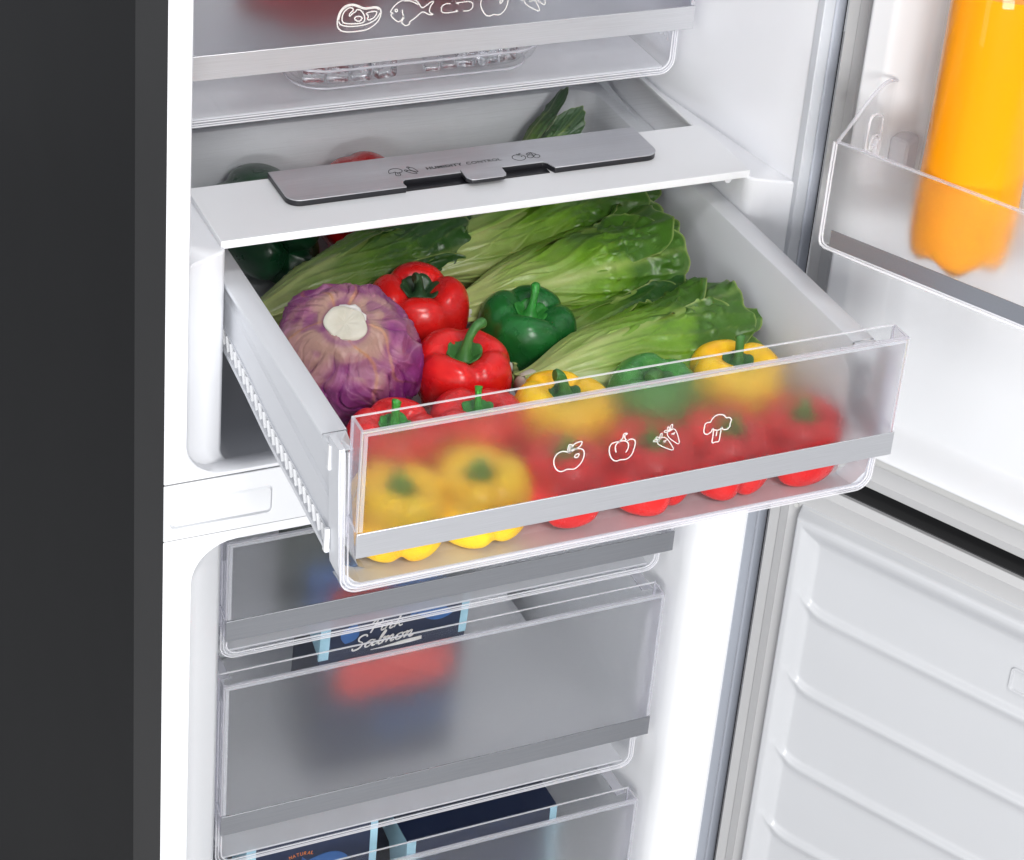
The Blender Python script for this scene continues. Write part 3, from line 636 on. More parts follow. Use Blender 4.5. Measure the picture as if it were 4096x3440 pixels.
ring2 = [(.0585, n, z) for n, z in [(.063, .262), (.063, .300), (.070, .306), (.076, .300), (.075, .268), (.070, .258)]]
hk.tube(smooth_pts(ring2, True, 4), .0010, closed=True, n=6)
for z in (.272, .284, .296): hk.box(.0575, .0605, .064, .075, z, z + .0018)
hk.box(.0575, .0620, .0655, .0700, .283, .303)
hk.build('hook', EDGEW, BK, smooth=50, M=MD)

# bottle of orange juice standing in the basket
cu, cn, rb = .1555, .0850, .0435
BT = thing('juice_bottle', 'tall clear plastic bottle of orange juice standing in the door basket', 'bottle', tuple(MD @ Vector((cu, cn, .2325))))
def lathe(prof, n=72, pet=0.0, rib=None):
    mb = MB(); rings = []
    for r, z in prof:
        ring = []
        for k in range(n):
            a = 2 * PI * k / n
            rr = r; zz = z
            if pet and z < .266:
                t = max(0, 1 - (z - .2325) / .030)
                c = (0.5 + 0.5 * math.cos(5 * a + .6))
                zz = z + .0085 * (1 - c) * t * (1 if r > .012 else .5)
                rr = r * (1 - .05 * (1 - c) * t)
            if rib:
                rr = rr * rib(a, z)
            ring.append((cu + rr * math.cos(a), cn + rr * math.sin(a), zz))
        rings.append(ring)
    mb.loft(rings, True, True, True)
    return mb
liq = [(.004, .2420), (.014, .2375), (.026, .2345), (.034, .2345), (.0395, .2410), (.0418, .2520), (.0422, .266), (.0422, .290), (.0418, .305), (.0412, .330), (.0412, .36), (.0414, .40), (.0416, .450), (.0416, .474)]
fac = lambda a, z: 1 + .008 * math.cos(8 * a + 1) * sstep(.28, .31, z)
lathe([(r - .0008, z + .0008) for r, z in liq], pet=1, rib=fac).build('juice', JUICE, BT, smooth=60, M=MD)
shell = [(.004, .2410), (.014, .2364), (.026, .2332), (.0345, .2332), (.0405, .2400), (.0430, .2515), (.0435, .266), (.0435, .290), (.0430, .305), (.0424, .330), (.0424, .36), (.0426, .405), (.0428, .470), (.0400, .485), (.0330, .500), (.0185, .522), (.0145, .530), (.0140, .545)]
lathe(shell, pet=1, rib=fac).build('bottle_shell', BOTTLE, BT, smooth=60, M=MD)
wr = MB()
for (a0, z0, z1, dw) in ((3.55, .330, .362, .16), (3.75, .30, .322, .10), (3.42, .372, .392, .12)):
    rings = []
    for k in range(9):
        t = k / 8; z = z0 + (z1 - z0) * t; wd = dw * math.sin(PI * t) + .012; a = a0 + .22 * t
        rings.append([(cu + .0431 * math.cos(a + s * wd), cn + .0431 * math.sin(a + s * wd), z) for s in (-1, 0, 1)])
    wr.loft(rings, closed=False)
wr.build('crease', milky('film_crease', .55, (1, .86, .7), .1), BT, smooth=60, M=MD)
cp = MB(); cp.tube([(cu, cn, .540), (cu, cn, .560)], .016, n=32); cp.build('cap', ORANGEP, BT, smooth=40, M=MD)

# ================================================================== CRISPER SHELF
SH = thing('crisper_shelf', 'glass shelf with white front edge and grey humidity control slider above the open drawer', 'shelf', (.2975, .08, .2020))
sx0, sx1, zs_ = .0546, .5404, .2057
MB().box(sx0, sx1, .0296, .1248, zs_ - .0072, zs_).build('front_edge', WHITE, SH, bevel=.0007, seg=3)
MB().box(sx0 + .004, sx1 - .006, .1249, .452, zs_ - .0046, zs_ - .0010).build('glass_plate', GLASS, SH)
mb = MB(); mb.box(.5180, .5280, .040, .060, .1935, .1984); mb.tube([(.5230, .036, .1955), (.5230, .050, .1945)], .0035, n=10)
mb.build('shelf_foot', WHITE, SH, smooth=40)
zp = .2119
def panel_poly(r=.012):
    x0, x1, y0, y1 = .1256, .4700, .0690, .1245
    p = [(x0, y1), (x0, y0 + r)]
    for k in range(1, 8):
        a = R(180 + 90 * k / 7); p.append((x0 + r + r * math.cos(a), y0 + r + r * math.sin(a)))
    def notch(xa, s):
        return [(xa, y0), (xa - .0005 * s + 0, y0 + .0045), (xa + .0018 * s, y0 + .0085), (xa + .0050 * s, y0 + .0120)]
    p += [(.2295, y0), (.2288, y0 + .0060), (.2300, y0 + .0100), (.2330, y0 + .0128)]
    p += [(.3615, y0 + .0128), (.3645, y0 + .0100), (.3655, y0 + .0060), (.3680, y0)]
    for k in range(0, 8):
        a = R(270 + 90 * k / 7); p.append((x1 - r + r * math.cos(a), y0 + r + r * math.sin(a)))
    p += [(x1, y1)]
    return p
pp = panel_poly()
HP = MB().prism(pp, 'z', zp - .0010, zp).build('humidity_panel', ALUD, SH, bevel=.0003)
MB().prism([(a, b + .0004) for a, b in pp], 'z', zs_ + .0002, zp - .0011).build('panel_base', BLACK, HP, bevel=.0004)
MB().box(.2305, .3640, .0712, .0816, zs_ + .0002, zs_ + .0008).build('slider_track', BLACK, HP)
sl = [(a, b) for a, b in [(.2845, .0840), (.2838, .0690), (.2870, .0640), (.2900, .0632), (.3160, .0632), (.3190, .0645), (.3205, .0680), (.3212, .0840)]]
SLD = MB().prism(sl, 'z', zp + .0006, zp + .0014).build('slider_knob', ALUD, HP, bevel=.0003)
MB().prism([(a, b + .0002) for a, b in sl[:-1] + [(.3212, .0838)]], 'z', zp - .0026, zp + .00055).build('slider_base', BLACK, HP, bevel=.0004)
to3p = lambda a, b, t: (a, b, zp + .00012 + t)
for k in ('panel_broccoli', 'panel_carrots', 'panel_apple', 'panel_cherries'):
    icon(k.replace('panel_', '') + '_icon', k, .00068, to3p, PRINTG, HP, .00006)
def text_obj(name, body, x0, x1, y, h, z, mat, parent, bold=0.0):
    c = bpy.data.curves.new(name, 'FONT'); c.body = body; c.size = 1; c.offset = bold; c.space_character = 1.08
    t = bpy.data.objects.new(name, c); COL.objects.link(t)
    dg = bpy.context.evaluated_depsgraph_get(); me = bpy.data.meshes.new_from_object(t.evaluated_get(dg))
    bpy.data.objects.remove(t)
    xs = [v.co.x for v in me.vertices]; ys = [v.co.y for v in me.vertices]
    sx = (x1 - x0) / (max(xs) - min(xs)); sy = h / (max(ys) - min(ys)); mx, my = min(xs), min(ys)
    return me, lambda v: (x0 + (v.x - mx) * sx, y + (v.y - my) * sy)
for body, a, b, bold in (('HUMIDITY', .2578, .2912, .035), ('CONTROL', .2950, .3278, 0.014)):
    me, f = text_obj('lettering', body, a, b, .0934, .0046, 0, PRINTG, HP, bold)
    mb = MB(); mb.v = [Vector((*f(v.co), zp + .00014)) for v in me.vertices]; mb.f = [tuple(p.vertices) for p in me.polygons]
    o = mb.build('lettering', PRINTG, HP)

# ================================================================== DRAWER FRONTS
def drawer_front(parent, x0, x1, yf, zt, zb1, zb2, frost, dep=.0216, alu=ALU):
    """frosted cover plate standing off the clear front of the tub, with a metal strip along its foot"""
    t = .0030
    FP = MB().box(x0 + .0010, x1 - .0010, yf, yf + t, zb1 - .004, zt - .0016).build('front_panel', frost, parent)
    rim = MB()
    rim.box(x0 + .0002, x1 - .0002, yf - .0002, yf + t + .0003, zt - .0015, zt)
    rim.box(x0 - .0004, x0 + .0009, yf - .0002, yf + t + .0003, zb1 + .0003, zt)
    rim.box(x1 - .0009, x1 + .0004, yf - .0002, yf + t + .0003, zb1 + .0003, zt)
    rim.build('panel_rim', EDGE, FP, bevel=.0003)
    br = MB()      # clear border round the frosted field
    w_ = .0024
    br.box(x0 + .0012, x1 - .0012, yf - .00035, yf - .0001, zt - .0016 - w_, zt - .0017)
    br.box(x0 + .0012, x0 + .0012 + w_ * 1.3, yf - .00035, yf - .0001, zb1 + .0005, zt - .0017 - w_)
    br.box(x1 - .0012 - w_, x1 - .0012, yf - .00035, yf - .0001, zb1 + .0005, zt - .0017 - w_)
    br.build('panel_border', EDGEC, FP)
    yb = yf + dep
    MB().box(x0 + .0002, x1 - .0002, yb, yb + .0020, zb2 + .004, zt - .0010).build('back_plate', GLASSB, parent)
    e = MB(); e.box(x0, x1, yb - .0002, yb + .0012, zt - .0009, zt); e.build('back_plate_edge', EDGEW, parent)
    for xx, s in ((x0, 1), (x1, -1)):
        c = MB(); a, b = sorted((xx, xx + .0018 * s))
        c.box(a, b, yf + t + .0004, yb - .0003, zb1, zt - .0010); c.build('end_cap', CAPM, parent)
        c = MB(); a, b = sorted((xx - .0001 * s, xx + .0019 * s)); c.box(a, b, yf + t + .0004, yb - .0003, zt - .0009, zt); 
        c.box(a, b, yb - .0002, yb + .0014, zb2 + .004, zt - .0011); c.build('end_cap_rim', EDGE, parent)
    # metal strip with its returned clear carrier
    TR = MB().box(x0 - .0006, x1 + .0006, yf - .0016, yf - .0004, zb2, zb1).build('trim_strip', alu, parent, bevel=.0004)
    c = MB()
    c.box(x0 - .0002, x1 + .0002, yf - .0003, yf + .0012, zb2 + .0003, zb1 - .0045)
    c.build('strip_carrier', TUBW, TR)
    for xx in (x0 - .0002, x1 + .0002):
        s = 1 if xx < .3 else -1
        pf = [(yf, zb2 + .0006), (yf + .017, zb2 + .0006), (yf + .0195, zb2 + .0090), (yf + .0195, zb1 + .0015), (yf + .0170, zb1 + .0035), (yf + .0035, zb1 - .0006), (yf, zb1 - .001)]
        a, b = sorted((xx, xx + .0012 * s))
        MB().prism(pf, 'x', a, b).build('carrier_end', CAPM, TR)
        MB().tube([(xx, p, q) for p, q in smooth_pts(pf[2:6], False, 3)], .0009, n=6).build('carrier_edge', EDGE, TR, smooth=60)
    return FP

def beads(parent, x0, x1, z0, z1, y, r=.013, tap=.004):
    """moulded lines round the clear front of a tub"""
    m = MB()
    for off, rad, dy in ((0, .0008, 0), (.0024, .0005, -.0006), (.0052, .0007, -.0010)):
        U = []
        rr = r - off * .6
        pts = upath(x0 + off + tap, x1 - off - tap, z0 + off, z1, rr, y + dy, 8)
        pts[0] = (x0 + off, y + dy, z1); pts[-1] = (x1 - off, y + dy, z1)
        m.tube(pts, rad, n=8)
    o = m.build('front_bead', EDGEW, parent, smooth=60)
    f = MB(); f.loft([upath(x0 + tap, x1 - tap, z0, z1, r, y + .0006, 8), upath(x0 + tap + .0055, x1 - tap - .0055, z0 + .0055, z1, r - .003, y + .0006, 8)], closed=False)
    f.build('front_flange', EDGEC, parent)
    return o

# ------------------------------------------------------------------ the open crisper drawer
DR = thing('crisper_drawer', 'white vegetable drawer pulled open with frosted front and four white produce icons', 'drawer', (.2975, .03, .045))
ZR = .1655
y0, y1 = -.2130, .300
FZ = .0480
tub = MB()
def inner(x):  # mirrored helper
    return .595 - x
# tub interior: rim, walls and floor in one moulding (an open U seen from above)
def uplan(x0, x1, yf, yb, r, z, n=8):
    p = [(x0, yf, z)]
    for (cx, a0) in ((x0 + r, 180), (x1 - r, 90)):
        for k in range(n + 1):
            a = R(a0 - 90 * k / n); p.append((cx + r * math.cos(a), yb - r + r * math.sin(a), z))
    return p + [(x1, yf, z)]
rings = [uplan(.0590, .5360, -.1990, .3190, .030, ZR - .0040), uplan(.0590, .5360, -.1990, .3190, .030, ZR - .0006), uplan(.0596, .5354, -.1990, .3184, .030, ZR), uplan(.0785, .5165, -.1990, .3010, .022, ZR),
         uplan(.0792, .5158, -.1990, .3003, .022, ZR - .0006), uplan(.0840, .5110, -.2160, .2950, .022, .0600), uplan(.0870, .5080, -.2160, .2920, .022, .0510), uplan(.0930, .5020, -.2160, .2860, .022, FZ)]
tub.loft(rings, closed=False)
tub.build('tub', TUBW, DR, smooth=50)
MB().prism([(a, b) for a, b, c in uplan(.0925, .5025, -.2160, .2865, .022, 0)], 'z', FZ - .0025, FZ - .0001).build('tub_floor', TUBW, DR)
MB().hexa([(.0700, -.2335, .0450), (.5250, -.2335, .0450), (.5250, -.2120, .0440), (.0700, -.2120, .0440), (.0680, -.2335, .0494), (.5270, -.2335, .0494), (.5270, -.2120, .0478), (.0680, -.2120, .0478)]).build('front_lip', TUBW, DR)
# outer skin of the sides with moulded crease
for s in (0, 1):
    q = (lambda x: x) if not s else (lambda x: .595 - x)
    cre = lambda y: .1145 + (y + .205) * .119
    rt = lambda y: .0850 + (y + .205) * .122 
    w_ = MB()
    ys = [-.2125, -.16, -.10, -.04, .02, .08, .16, .24, .31]
    def rk(y):      # rack line with its soft bend
        return .0850 + (y + .205) * .118 - .0035 * math.exp(-((y + .08) / .05) ** 2)
    rows = []
    for y in ys:
        rows.append([(q(.0680), y, ZR - .0045), (q(.0735), y, ZR - .0050), (q(.0735), y, ZR - .0100), (q(.0664), y, ZR - .0106), (q(.0664), y, cre(y) + .0008), (q(.0645), y, cre(y) - .0020), (q(.0645), y, rk(y) + .0), (q(.0700), y, rk(y) - .0005)])
    w_.loft(rows, closed=False)
    w_.build('side_skin', TUBW, DR, smooth=25)
    ti = MB()
    for k in range(22):
        y = -.190 + .0222 * k
        ti.box(min(q(.0625), q(.0733)), max(q(.0625), q(.0733)), y, y + .0022, ZR - .0104, ZR - .0042)
    ti.build('rim_tick', WHITE, DR, kind='stuff')
    # rack: top rail, bottom rail, inclined teeth
    ra = MB(); N_ = 40
    yy = [-.2115 + i * (.300 + .2115) / N_ for i in range(N_ + 1)]
    ra.loft([[(q(.0632), y, rk(y) + .0012), (q(.0664), y, rk(y) + .0012), (q(.0664), y, rk(y) - .0004), (q(.0632), y, rk(y) - .0004)] for y in yy], True, True, True)
    ra.loft([[(q(.0612), y, rk(y) - .0125), (q(.0690), y, rk(y) - .0120), (q(.0690), y, rk(y) - .0175), (q(.0620), y, rk(y) - .0185)] for y in yy], True, True, True)
    ra.loft([[(q(.0700), y, rk(y) + .001), (q(.0712), y, rk(y) + .001), (q(.0712), y, rk(y) - .016), (q(.0700), y, rk(y) - .016)] for y in yy], True, True, True)
    RK = ra.build('rack', TUBW, DR, smooth=30)
    base = None
    for k in range(46):
        y = -.2040 + k * .01065
        h = MB(); d = .0054
        a, b = q(.0622), q(.0698)
        z = rk(y)
        pts = [(y, z - .0126), (y + .0020, z - .0124), (y + .0020 - .0000 + d, z - .0004), (y + d, z - .0004)]
        h.prism([(p, r) for p, r in pts], 'x', min(a, b), max(a, b))
        h.build('rack_tooth', WHITE, RK)
# end posts and clips
for s in (0, 1):
    q = (lambda x: x) if not s else (lambda x: .595 - x)
    po = MB()
    def post_ring(y, x_in):
        L = [(.0600, .1722), (.0605, .150), (.0622, .110), (.0640, .070), (.0652, .0590), (.0680, .0520), (.0730, .0465), (.0800, .0435)]
        return [(q(a), y, b) for a, b in L] + [(q(a + x_in), y, b + (x_in if i > 4 else 0)) for i, (a, b) in reversed(list(enumerate(L)))]
    po.loft([post_ring(-.2330, .0048), post_ring(-.2122, .0048)], True, True, True)
    po.build('end_post', TUBW, DR, smooth=35)
    pt = MB(); pt.hexa([(q(.0592), -.2125, ZR - .010), (q(.0805), -.2125, ZR - .010), (q(.0805), -.1992, ZR - .010), (q(.0592), -.1992, ZR - .010), (q(.0600), -.2125, ZR + .0010), (q(.0700), -.2125, ZR + .0010), (q(.0785), -.1992, ZR), (q(.0592), -.1992, ZR)])
    pt.build('rim_end', TUBW, DR, bevel=.001)
    for zc, hh in ((.1560, .0095), (.0820, .0090)):
        cl = MB(); a, b = sorted((q(.0588), q(.0606 + (.172 - zc) * .025)))
        cl.box(a, b, -.2165, -.2130, zc - hh, zc + hh); cl.box(a - .0003, b, -.2172, -.2125, zc - hh - .002, zc - hh + .0006)
        cl.build('clip', WHITE, DR, bevel=.0004)
MB().loft([[(.0640, -.2352, .0470), (.5310, -.2352, .0470), (.5326, -.2352, .0950), (.0624, -.2352, .0950)], [(.0640, -.2340, .0470), (.5310, -.2340, .0470), (.5326, -.2340, .0950), (.0624, -.2340, .0950)]], True, True, True).build('tub_window', CLEAR, DR)
beads(DR, .0612, .5338, .0440, .1715, -.2358, .014, .0040)
XL, XR, YD = .0676, .5274, -.2570
FP = drawer_front(DR, XL, XR, YD, .2010, .1134, .0918, FROST)
to3 = lambda a, b, t: (a, YD - .0004 - t, b)
for k in ('apple_icon', 'pepper_icon', 'carrots_icon', 'broccoli_icon'):
    icon(k, k, .00092 if k != 'carrots_icon' else .00068, to3, PRINTW, FP, .00008)

# ------------------------------------------------------------------ upper chill drawer
UP = thing('chill_drawer', 'upper drawer with frosted front showing steak, fish and fruit icons over a brushed metal strip', 'drawer', (.2975, .3, .246))
FU = drawer_front(UP, .0558, .5392, .1600, .410, .3090, .2865, FROST3)
to3u = lambda a, b, t: (a, .1600 - .0004 - t, b)
for k, wd in (('steak_icon', .00110), ('fish_icon', .00100), ('arrows_icon', .00085), ('upper_apple_icon', .00095), ('upper_carrots_icon', .00075)):
    icon(k.replace('upper_', ''), k, wd, to3u, PRINTW, FU, .00008)
def clear_tub(parent, x0, x1, yf, yb, zt_, zb, zw, mat_side, mat_floor, r=.014, floor_t=.002):
    MB().box(x0 + .002, x1 - .002, yf + .0008, yf + .0024, zb + .004, zw).build('tub_window', CLEAR, parent)
    sd = MB()
    p0 = upath(x0, x1, zb, zt_, r, yf); 
    sd.loft([p0, upath(x0 + .003, x1 - .003, zb + .001, zt_, r, yf + .03), upath(x0 + .012, x1 - .012, zb + .002, zt_, r, yb)], closed=False)
    sd.build('tub_shell', mat_side, parent, smooth=50)
    MB().box(x0 + .009, x1 - .009, yf + .005, yb - .004, zb + .0032, zb + .0032 + floor_t).build('tub_floor', mat_floor, parent)
    MB().box(x0 + .013, x1 - .013, yb - .002, yb, zb + .006, zt_).build('tub_back', TUBB, parent)
    beads(parent, x0, x1, zb, zt_ - .02, yf - .0004, r, 0)
MILKF = milky('tub_floor_milky', .30, (.86, .87, .90), .25)
TUBS = clear('tub_side_clear', (.95, .955, .965), .6)
TUBB = plastic('tub_back_white', (.86, .87, .89), .3, .02, .05, 800)
MILKS = milky('tub_side_milky', .70, (.86, .87, .90), .2)
clear_tub(UP, .0585, .5365, .1800, .47, .395, .2335, .2900, MILKS, MILKF)
UF = .2387

# ------------------------------------------------------------------ freezer drawers
def freezer_drawer(label, zt_, zb1, zb2, zbot, yb=.36):
    D = thing('freezer_drawer', label, 'drawer', (.2975, .25, zbot))
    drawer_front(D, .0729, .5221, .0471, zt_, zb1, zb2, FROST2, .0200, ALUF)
    clear_tub(D, .0745, .5205, .0665, yb, zt_ - .010, zbot, zb2 + .0035, TUBS, MILKF)
    for s in (0, 1):
        q = (lambda x: x) if not s else (lambda x: .595 - x)
        e = MB(); e.prism([(q(.0745), zt_ - .010), (q(.0745), zt_ - .0085), (q(.0860), zt_ - .0085), (q(.0860), zt_ - .010)], 'y', .0695, yb)
        e.build('tub_rim', EDGE, D)
    return D
F1 = freezer_drawer('top freezer drawer, shallow, directly below the open vegetable drawer', -.1080, -.1911, -.2134, -.2490)
F2 = freezer_drawer('middle freezer drawer, deep, holding the pink salmon box', -.2665, -.4192, -.4420, -.4990)
F3 = freezer_drawer('lowest freezer drawer, cut off by the bottom of the picture', -.5304, -.6830, -.7060, -.7630)
# small moulded marks on the back walls
for D, zb in ((F2, -.310), (F3, -.574)):
    v = MB()
    for r_ in range(3):
        for c_ in range(3):
            v.box(.418 + .0075 * r_ + .0045 * c_, .4195 + .0075 * r_ + .0045 * c_, .3565, .3581, zb - .0105 * r_, zb + .0040 - .0105 * r_)
    v.build('moulded_mark', EDGE, D, kind='stuff')

# ================================================================== VEGETABLES
def pepper(name, label, loc, r, h, mat, stem_mat, seed, rot=0.0, tilt=(0, 0), lobes=4, stem_h=.020, bend=.012, bend_dir=0.0, group='bell peppers in the open drawer', stemr=.0042, tap=.84, sqr=.66, gd=.12, cat='bell pepper', cal=.30, ntop=.24):
    rnd = random.Random(seed)
    r *= 1.14
    root = thing(name, label, cat, loc, group)
    root.rotation_euler = (tilt[0], tilt[1], rot)
    NU, NV = 112, 60
    gro = [2 * PI * k / lobes + rnd.uniform(-.16, .16) for k in range(lobes)]
    amp = [rnd.uniform(.8, 1.2) for _ in range(lobes)]
    lh = [rnd.uniform(-.06, .06) for _ in range(lobes)]
    sq = rnd.uniform(-.05, .05); so = Vector((seed * 3.1, seed * 1.7, 0))
    def groove(a):
        g = 0; near = 0
        for k, ga in enumerate(gro):
            d = (a - ga + PI) % (2 * PI) - PI
            g += amp[k] * (math.exp(-(d / .20) ** 2) * .65 + math.exp(-(d / .48) ** 2) * .35)
        return min(g, 1.3)
    def lobe_h(a):
        s = 0
        for k, ga in enumerate(gro):
            nx = gro[(k + 1) % lobes] + (2 * PI if k == lobes - 1 else 0)
            c = (ga + nx) / 2; d = (a - c + PI) % (2 * PI) - PI
            s += lh[k] * math.exp(-(d / .5) ** 2)
        return s
    vs = []
    for j in range(NV + 1):
        ph = -PI / 2 + PI * j / NV
        for i in range(NU):
            a = 2 * PI * i / NU
            cr = abs(math.cos(ph)) ** sqr; sz = math.copysign(abs(math.sin(ph)) ** .85, math.sin(ph))
            g = groove(a)
            tapr = tap + (1 - tap) * (sz * .5 + .5) ** .8
            rr = r * cr * tapr * (1 - gd * g * (.35 + .65 * cr) * (1.0 + .35 * (sz < 0))) * (1 + sq * math.cos(2 * a))
            rho = rr / r
            z = h / 2 * (1 + sz)
            top = max(0, sz); bot = max(0, -sz)
            z -= h * ntop * math.exp(-(rho / .36) ** 2) * top ** 2
            z -= h * .055 * g * top ** 2 * math.exp(-((rho - .5) / .35) ** 2)
            z += h * .13 * math.exp(-(rho / .30) ** 2) * bot ** 2
            z += h * .11 * g * bot ** 2 * math.exp(-((rho - .5) / .35) ** 2)
            z += h * lobe_h(a) * top * rho
            p = Vector((rr * math.cos(a), rr * math.sin(a), z))
            nz = noise.noise(p * 32 + so) * .0011 + noise.noise(p * 75 + so) * .0003
            p += Vector((math.cos(a) * cr, math.sin(a) * cr, sz)) * nz
            vs.append(p)
    mb = MB(); mb.v = vs
    mb.f = [(j * NU + i, j * NU + (i + 1) % NU, (j + 1) * NU + (i + 1) % NU, (j + 1) * NU + i) for j in range(NV) for i in range(NU)]
    L = Vector(loc)
    mb.v = [v + L for v in mb.v]
    mb.build('body', mat, root, smooth=180)
    zt_ = h * (1 - ntop) + .0006
    # calyx draped in the hollow
    cz = MB(); n = 10 if cal < .5 else 12; K = 6; vs = []; NN = 60
    pts_n = rnd.choice((5, 6))
    for j in range(K + 1):
        t = j / K
        for i in range(NN):
            a = 2 * PI * i / NN
            star = .90 + .10 * abs(math.cos(pts_n * a / 2 + seed)) ** 1.0
            rad = t * r * cal * star
            rho = rad / r
            z = h * (1 - ntop * math.exp(-(rho / .36) ** 2)) - h * .06 * groove(a) * math.exp(-((rho - .5) / .35) ** 2) * .6 + .0014 * (1 - t) + .0006 + .0005 * math.sin(pts_n * a + seed * 2) * t ** 2
            vs.append(L + Vector((rad * math.cos(a), rad * math.sin(a), z)))
    cz.v = vs; cz.f = [(j * NN + i, j * NN + (i + 1) % NN, (j + 1) * NN + (i + 1) % NN, (j + 1) * NN + i) for j in range(K) for i in range(NN)]
    o = cz.build('calyx', stem_mat, root, smooth=180)
    sm = o.modifiers.new('thick', 'SOLIDIFY'); sm.thickness = .0009
    path = []; rad = []
    for k in range(15):
        t = k / 14
        off = bend * t ** 1.8; 
        zz = zt_ + (stem_h + .012) * math.sin(t * PI / 2 * (1.0 if bend < .015 else 1.12)) 
        path.append(L + Vector((off * math.cos(bend_dir), off * math.sin(bend_dir), zz)))
        rad.append(stemr * (1.9 * math.exp(-t * 9) + .82 + .38 * t ** 3 - (.25 if k == 14 else 0)))
    st = MB(); st.tube(path, rad, n=12)
    st.build('stem', stem_mat, root, smooth=50)
    return root

FZP = FZ + .0002
front = [(.1215, 'yellow', 1), (.1935, 'yellow', 2), (.2635, 'red', 3), (.3355, 'red', 4), (.4060, 'red', 5), (.4750, 'red', 6)]
labs = ['yellow bell pepper at the left end of the front row behind the frosted panel',
        'second yellow bell pepper of the front row, right of the leftmost one',
        'red bell pepper behind the printed apple icon in the front row',
        'red bell pepper behind the printed pepper and carrot icons in the front row',
        'red bell pepper behind the printed broccoli icon in the front row',
        'red bell pepper at the right end of the front row behind the frosted panel']
tilts = {1: (.05, .0), 2: (-.03, .06), 3: (.04, -.05), 4: (-.02, .05), 5: (.06, .03), 6: (.02, -.06)}
for (x, c, s), lb in zip(front, labs):
    pepper('bell_pepper', lb, (x, -.1985, FZP), .0350 + .0006 * (s % 3), .066 + .001 * (s % 2), SK_YEL if c == 'yellow' else SK_RED, STEMB, 10 + s, rot=s * 1.3, tilt=tilts[s], stem_h=.006, bend=.005, bend_dir=s, tap=.97, sqr=.52, gd=.14, lobes=3 + s % 2)
pepper('bell_pepper', 'red bell pepper with bright upright stem beside the left end of the front panel', (.1490, -.1235, FZP), .0372, .075, SK_RED, STEMB, 21, rot=.3, tilt=(.04, -.03), stem_h=.015, bend=.002, bend_dir=.5, stemr=.0038)
pepper('bell_pepper', 'red bell pepper with thin bright stem, just left of the yellow one with curved stem', (.2210, -.1260, FZP), .0372, .073, SK_RED, STEMB, 22, rot=1.1, tilt=(-.03, .04), stem_h=.014, bend=.001, bend_dir=0, stemr=.0030, lobes=3)
pepper('bell_pepper', 'yellow bell pepper with thick curved stem in the middle of the second row', (.2970, -.1240, FZP), .0392, .074, SK_YEL, STEM, 23, rot=.55, stem_h=.013, bend=.011, bend_dir=2.6, stemr=.0050)
pepper('bell_pepper', 'light green bell pepper between the two yellow ones of the second row', (.3760, -.1215, FZP), .0388, .076, SK_GRN2, STEM, 24, rot=.9, tilt=(.12, -.05), stem_h=.006, bend=.022, bend_dir=2.9, stemr=.0056, lobes=3)
pepper('bell_pepper', 'yellow bell pepper with straight dark stem near the right wall of the drawer', (.4570, -.1240, FZP), .0385, .076, SK_YEL, STEM, 25, rot=1.0, tilt=(0, .03), stem_h=.015, bend=.003, bend_dir=.3, stemr=.0042)
pepper('bell_pepper', 'red bell pepper with long hooked green stem right of the cabbage', (.2410, -.0480, FZP), .0400, .083, SK_RED, STEM, 31, rot=-.15, tilt=(.10, -.04), stem_h=.019, bend=.019, bend_dir=.45, stemr=.0042, cal=.33, tap=.80)
pepper('bell_pepper', 'deep green bell pepper behind the hooked red one', (.3190, .0130, FZP), .0415, .074, SK_GRN, STEMB, 32, rot=.3, tilt=(.14, .06), stem_h=.014, bend=.011, bend_dir=.9, stemr=.0038, cal=.32, tap=.78)
pepper('bell_pepper', 'red bell pepper with short dark stem at the back, touching the cabbage', (.2370, .0540, FZP), .0425, .088, SK_RED, STEMD, 33, rot=.45, tilt=(.10, -.04), stem_h=.010, bend=.007, bend_dir=2.8, stemr=.0044, cal=.36, tap=.82)
# far back under the shelf
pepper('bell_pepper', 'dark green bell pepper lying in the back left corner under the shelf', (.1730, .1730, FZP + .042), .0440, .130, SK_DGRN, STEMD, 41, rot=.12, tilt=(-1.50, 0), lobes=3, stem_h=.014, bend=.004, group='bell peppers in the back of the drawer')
pepper('bell_pepper', 'red bell pepper at the back of the drawer seen through the glass shelf', (.2700, .1750, FZP + .046), .0455, .115, SK_RED, STEMD, 42, rot=.12, tilt=(-1.50, 0), stem_h=.012, bend=.004, group='bell peppers in the back of the drawer')

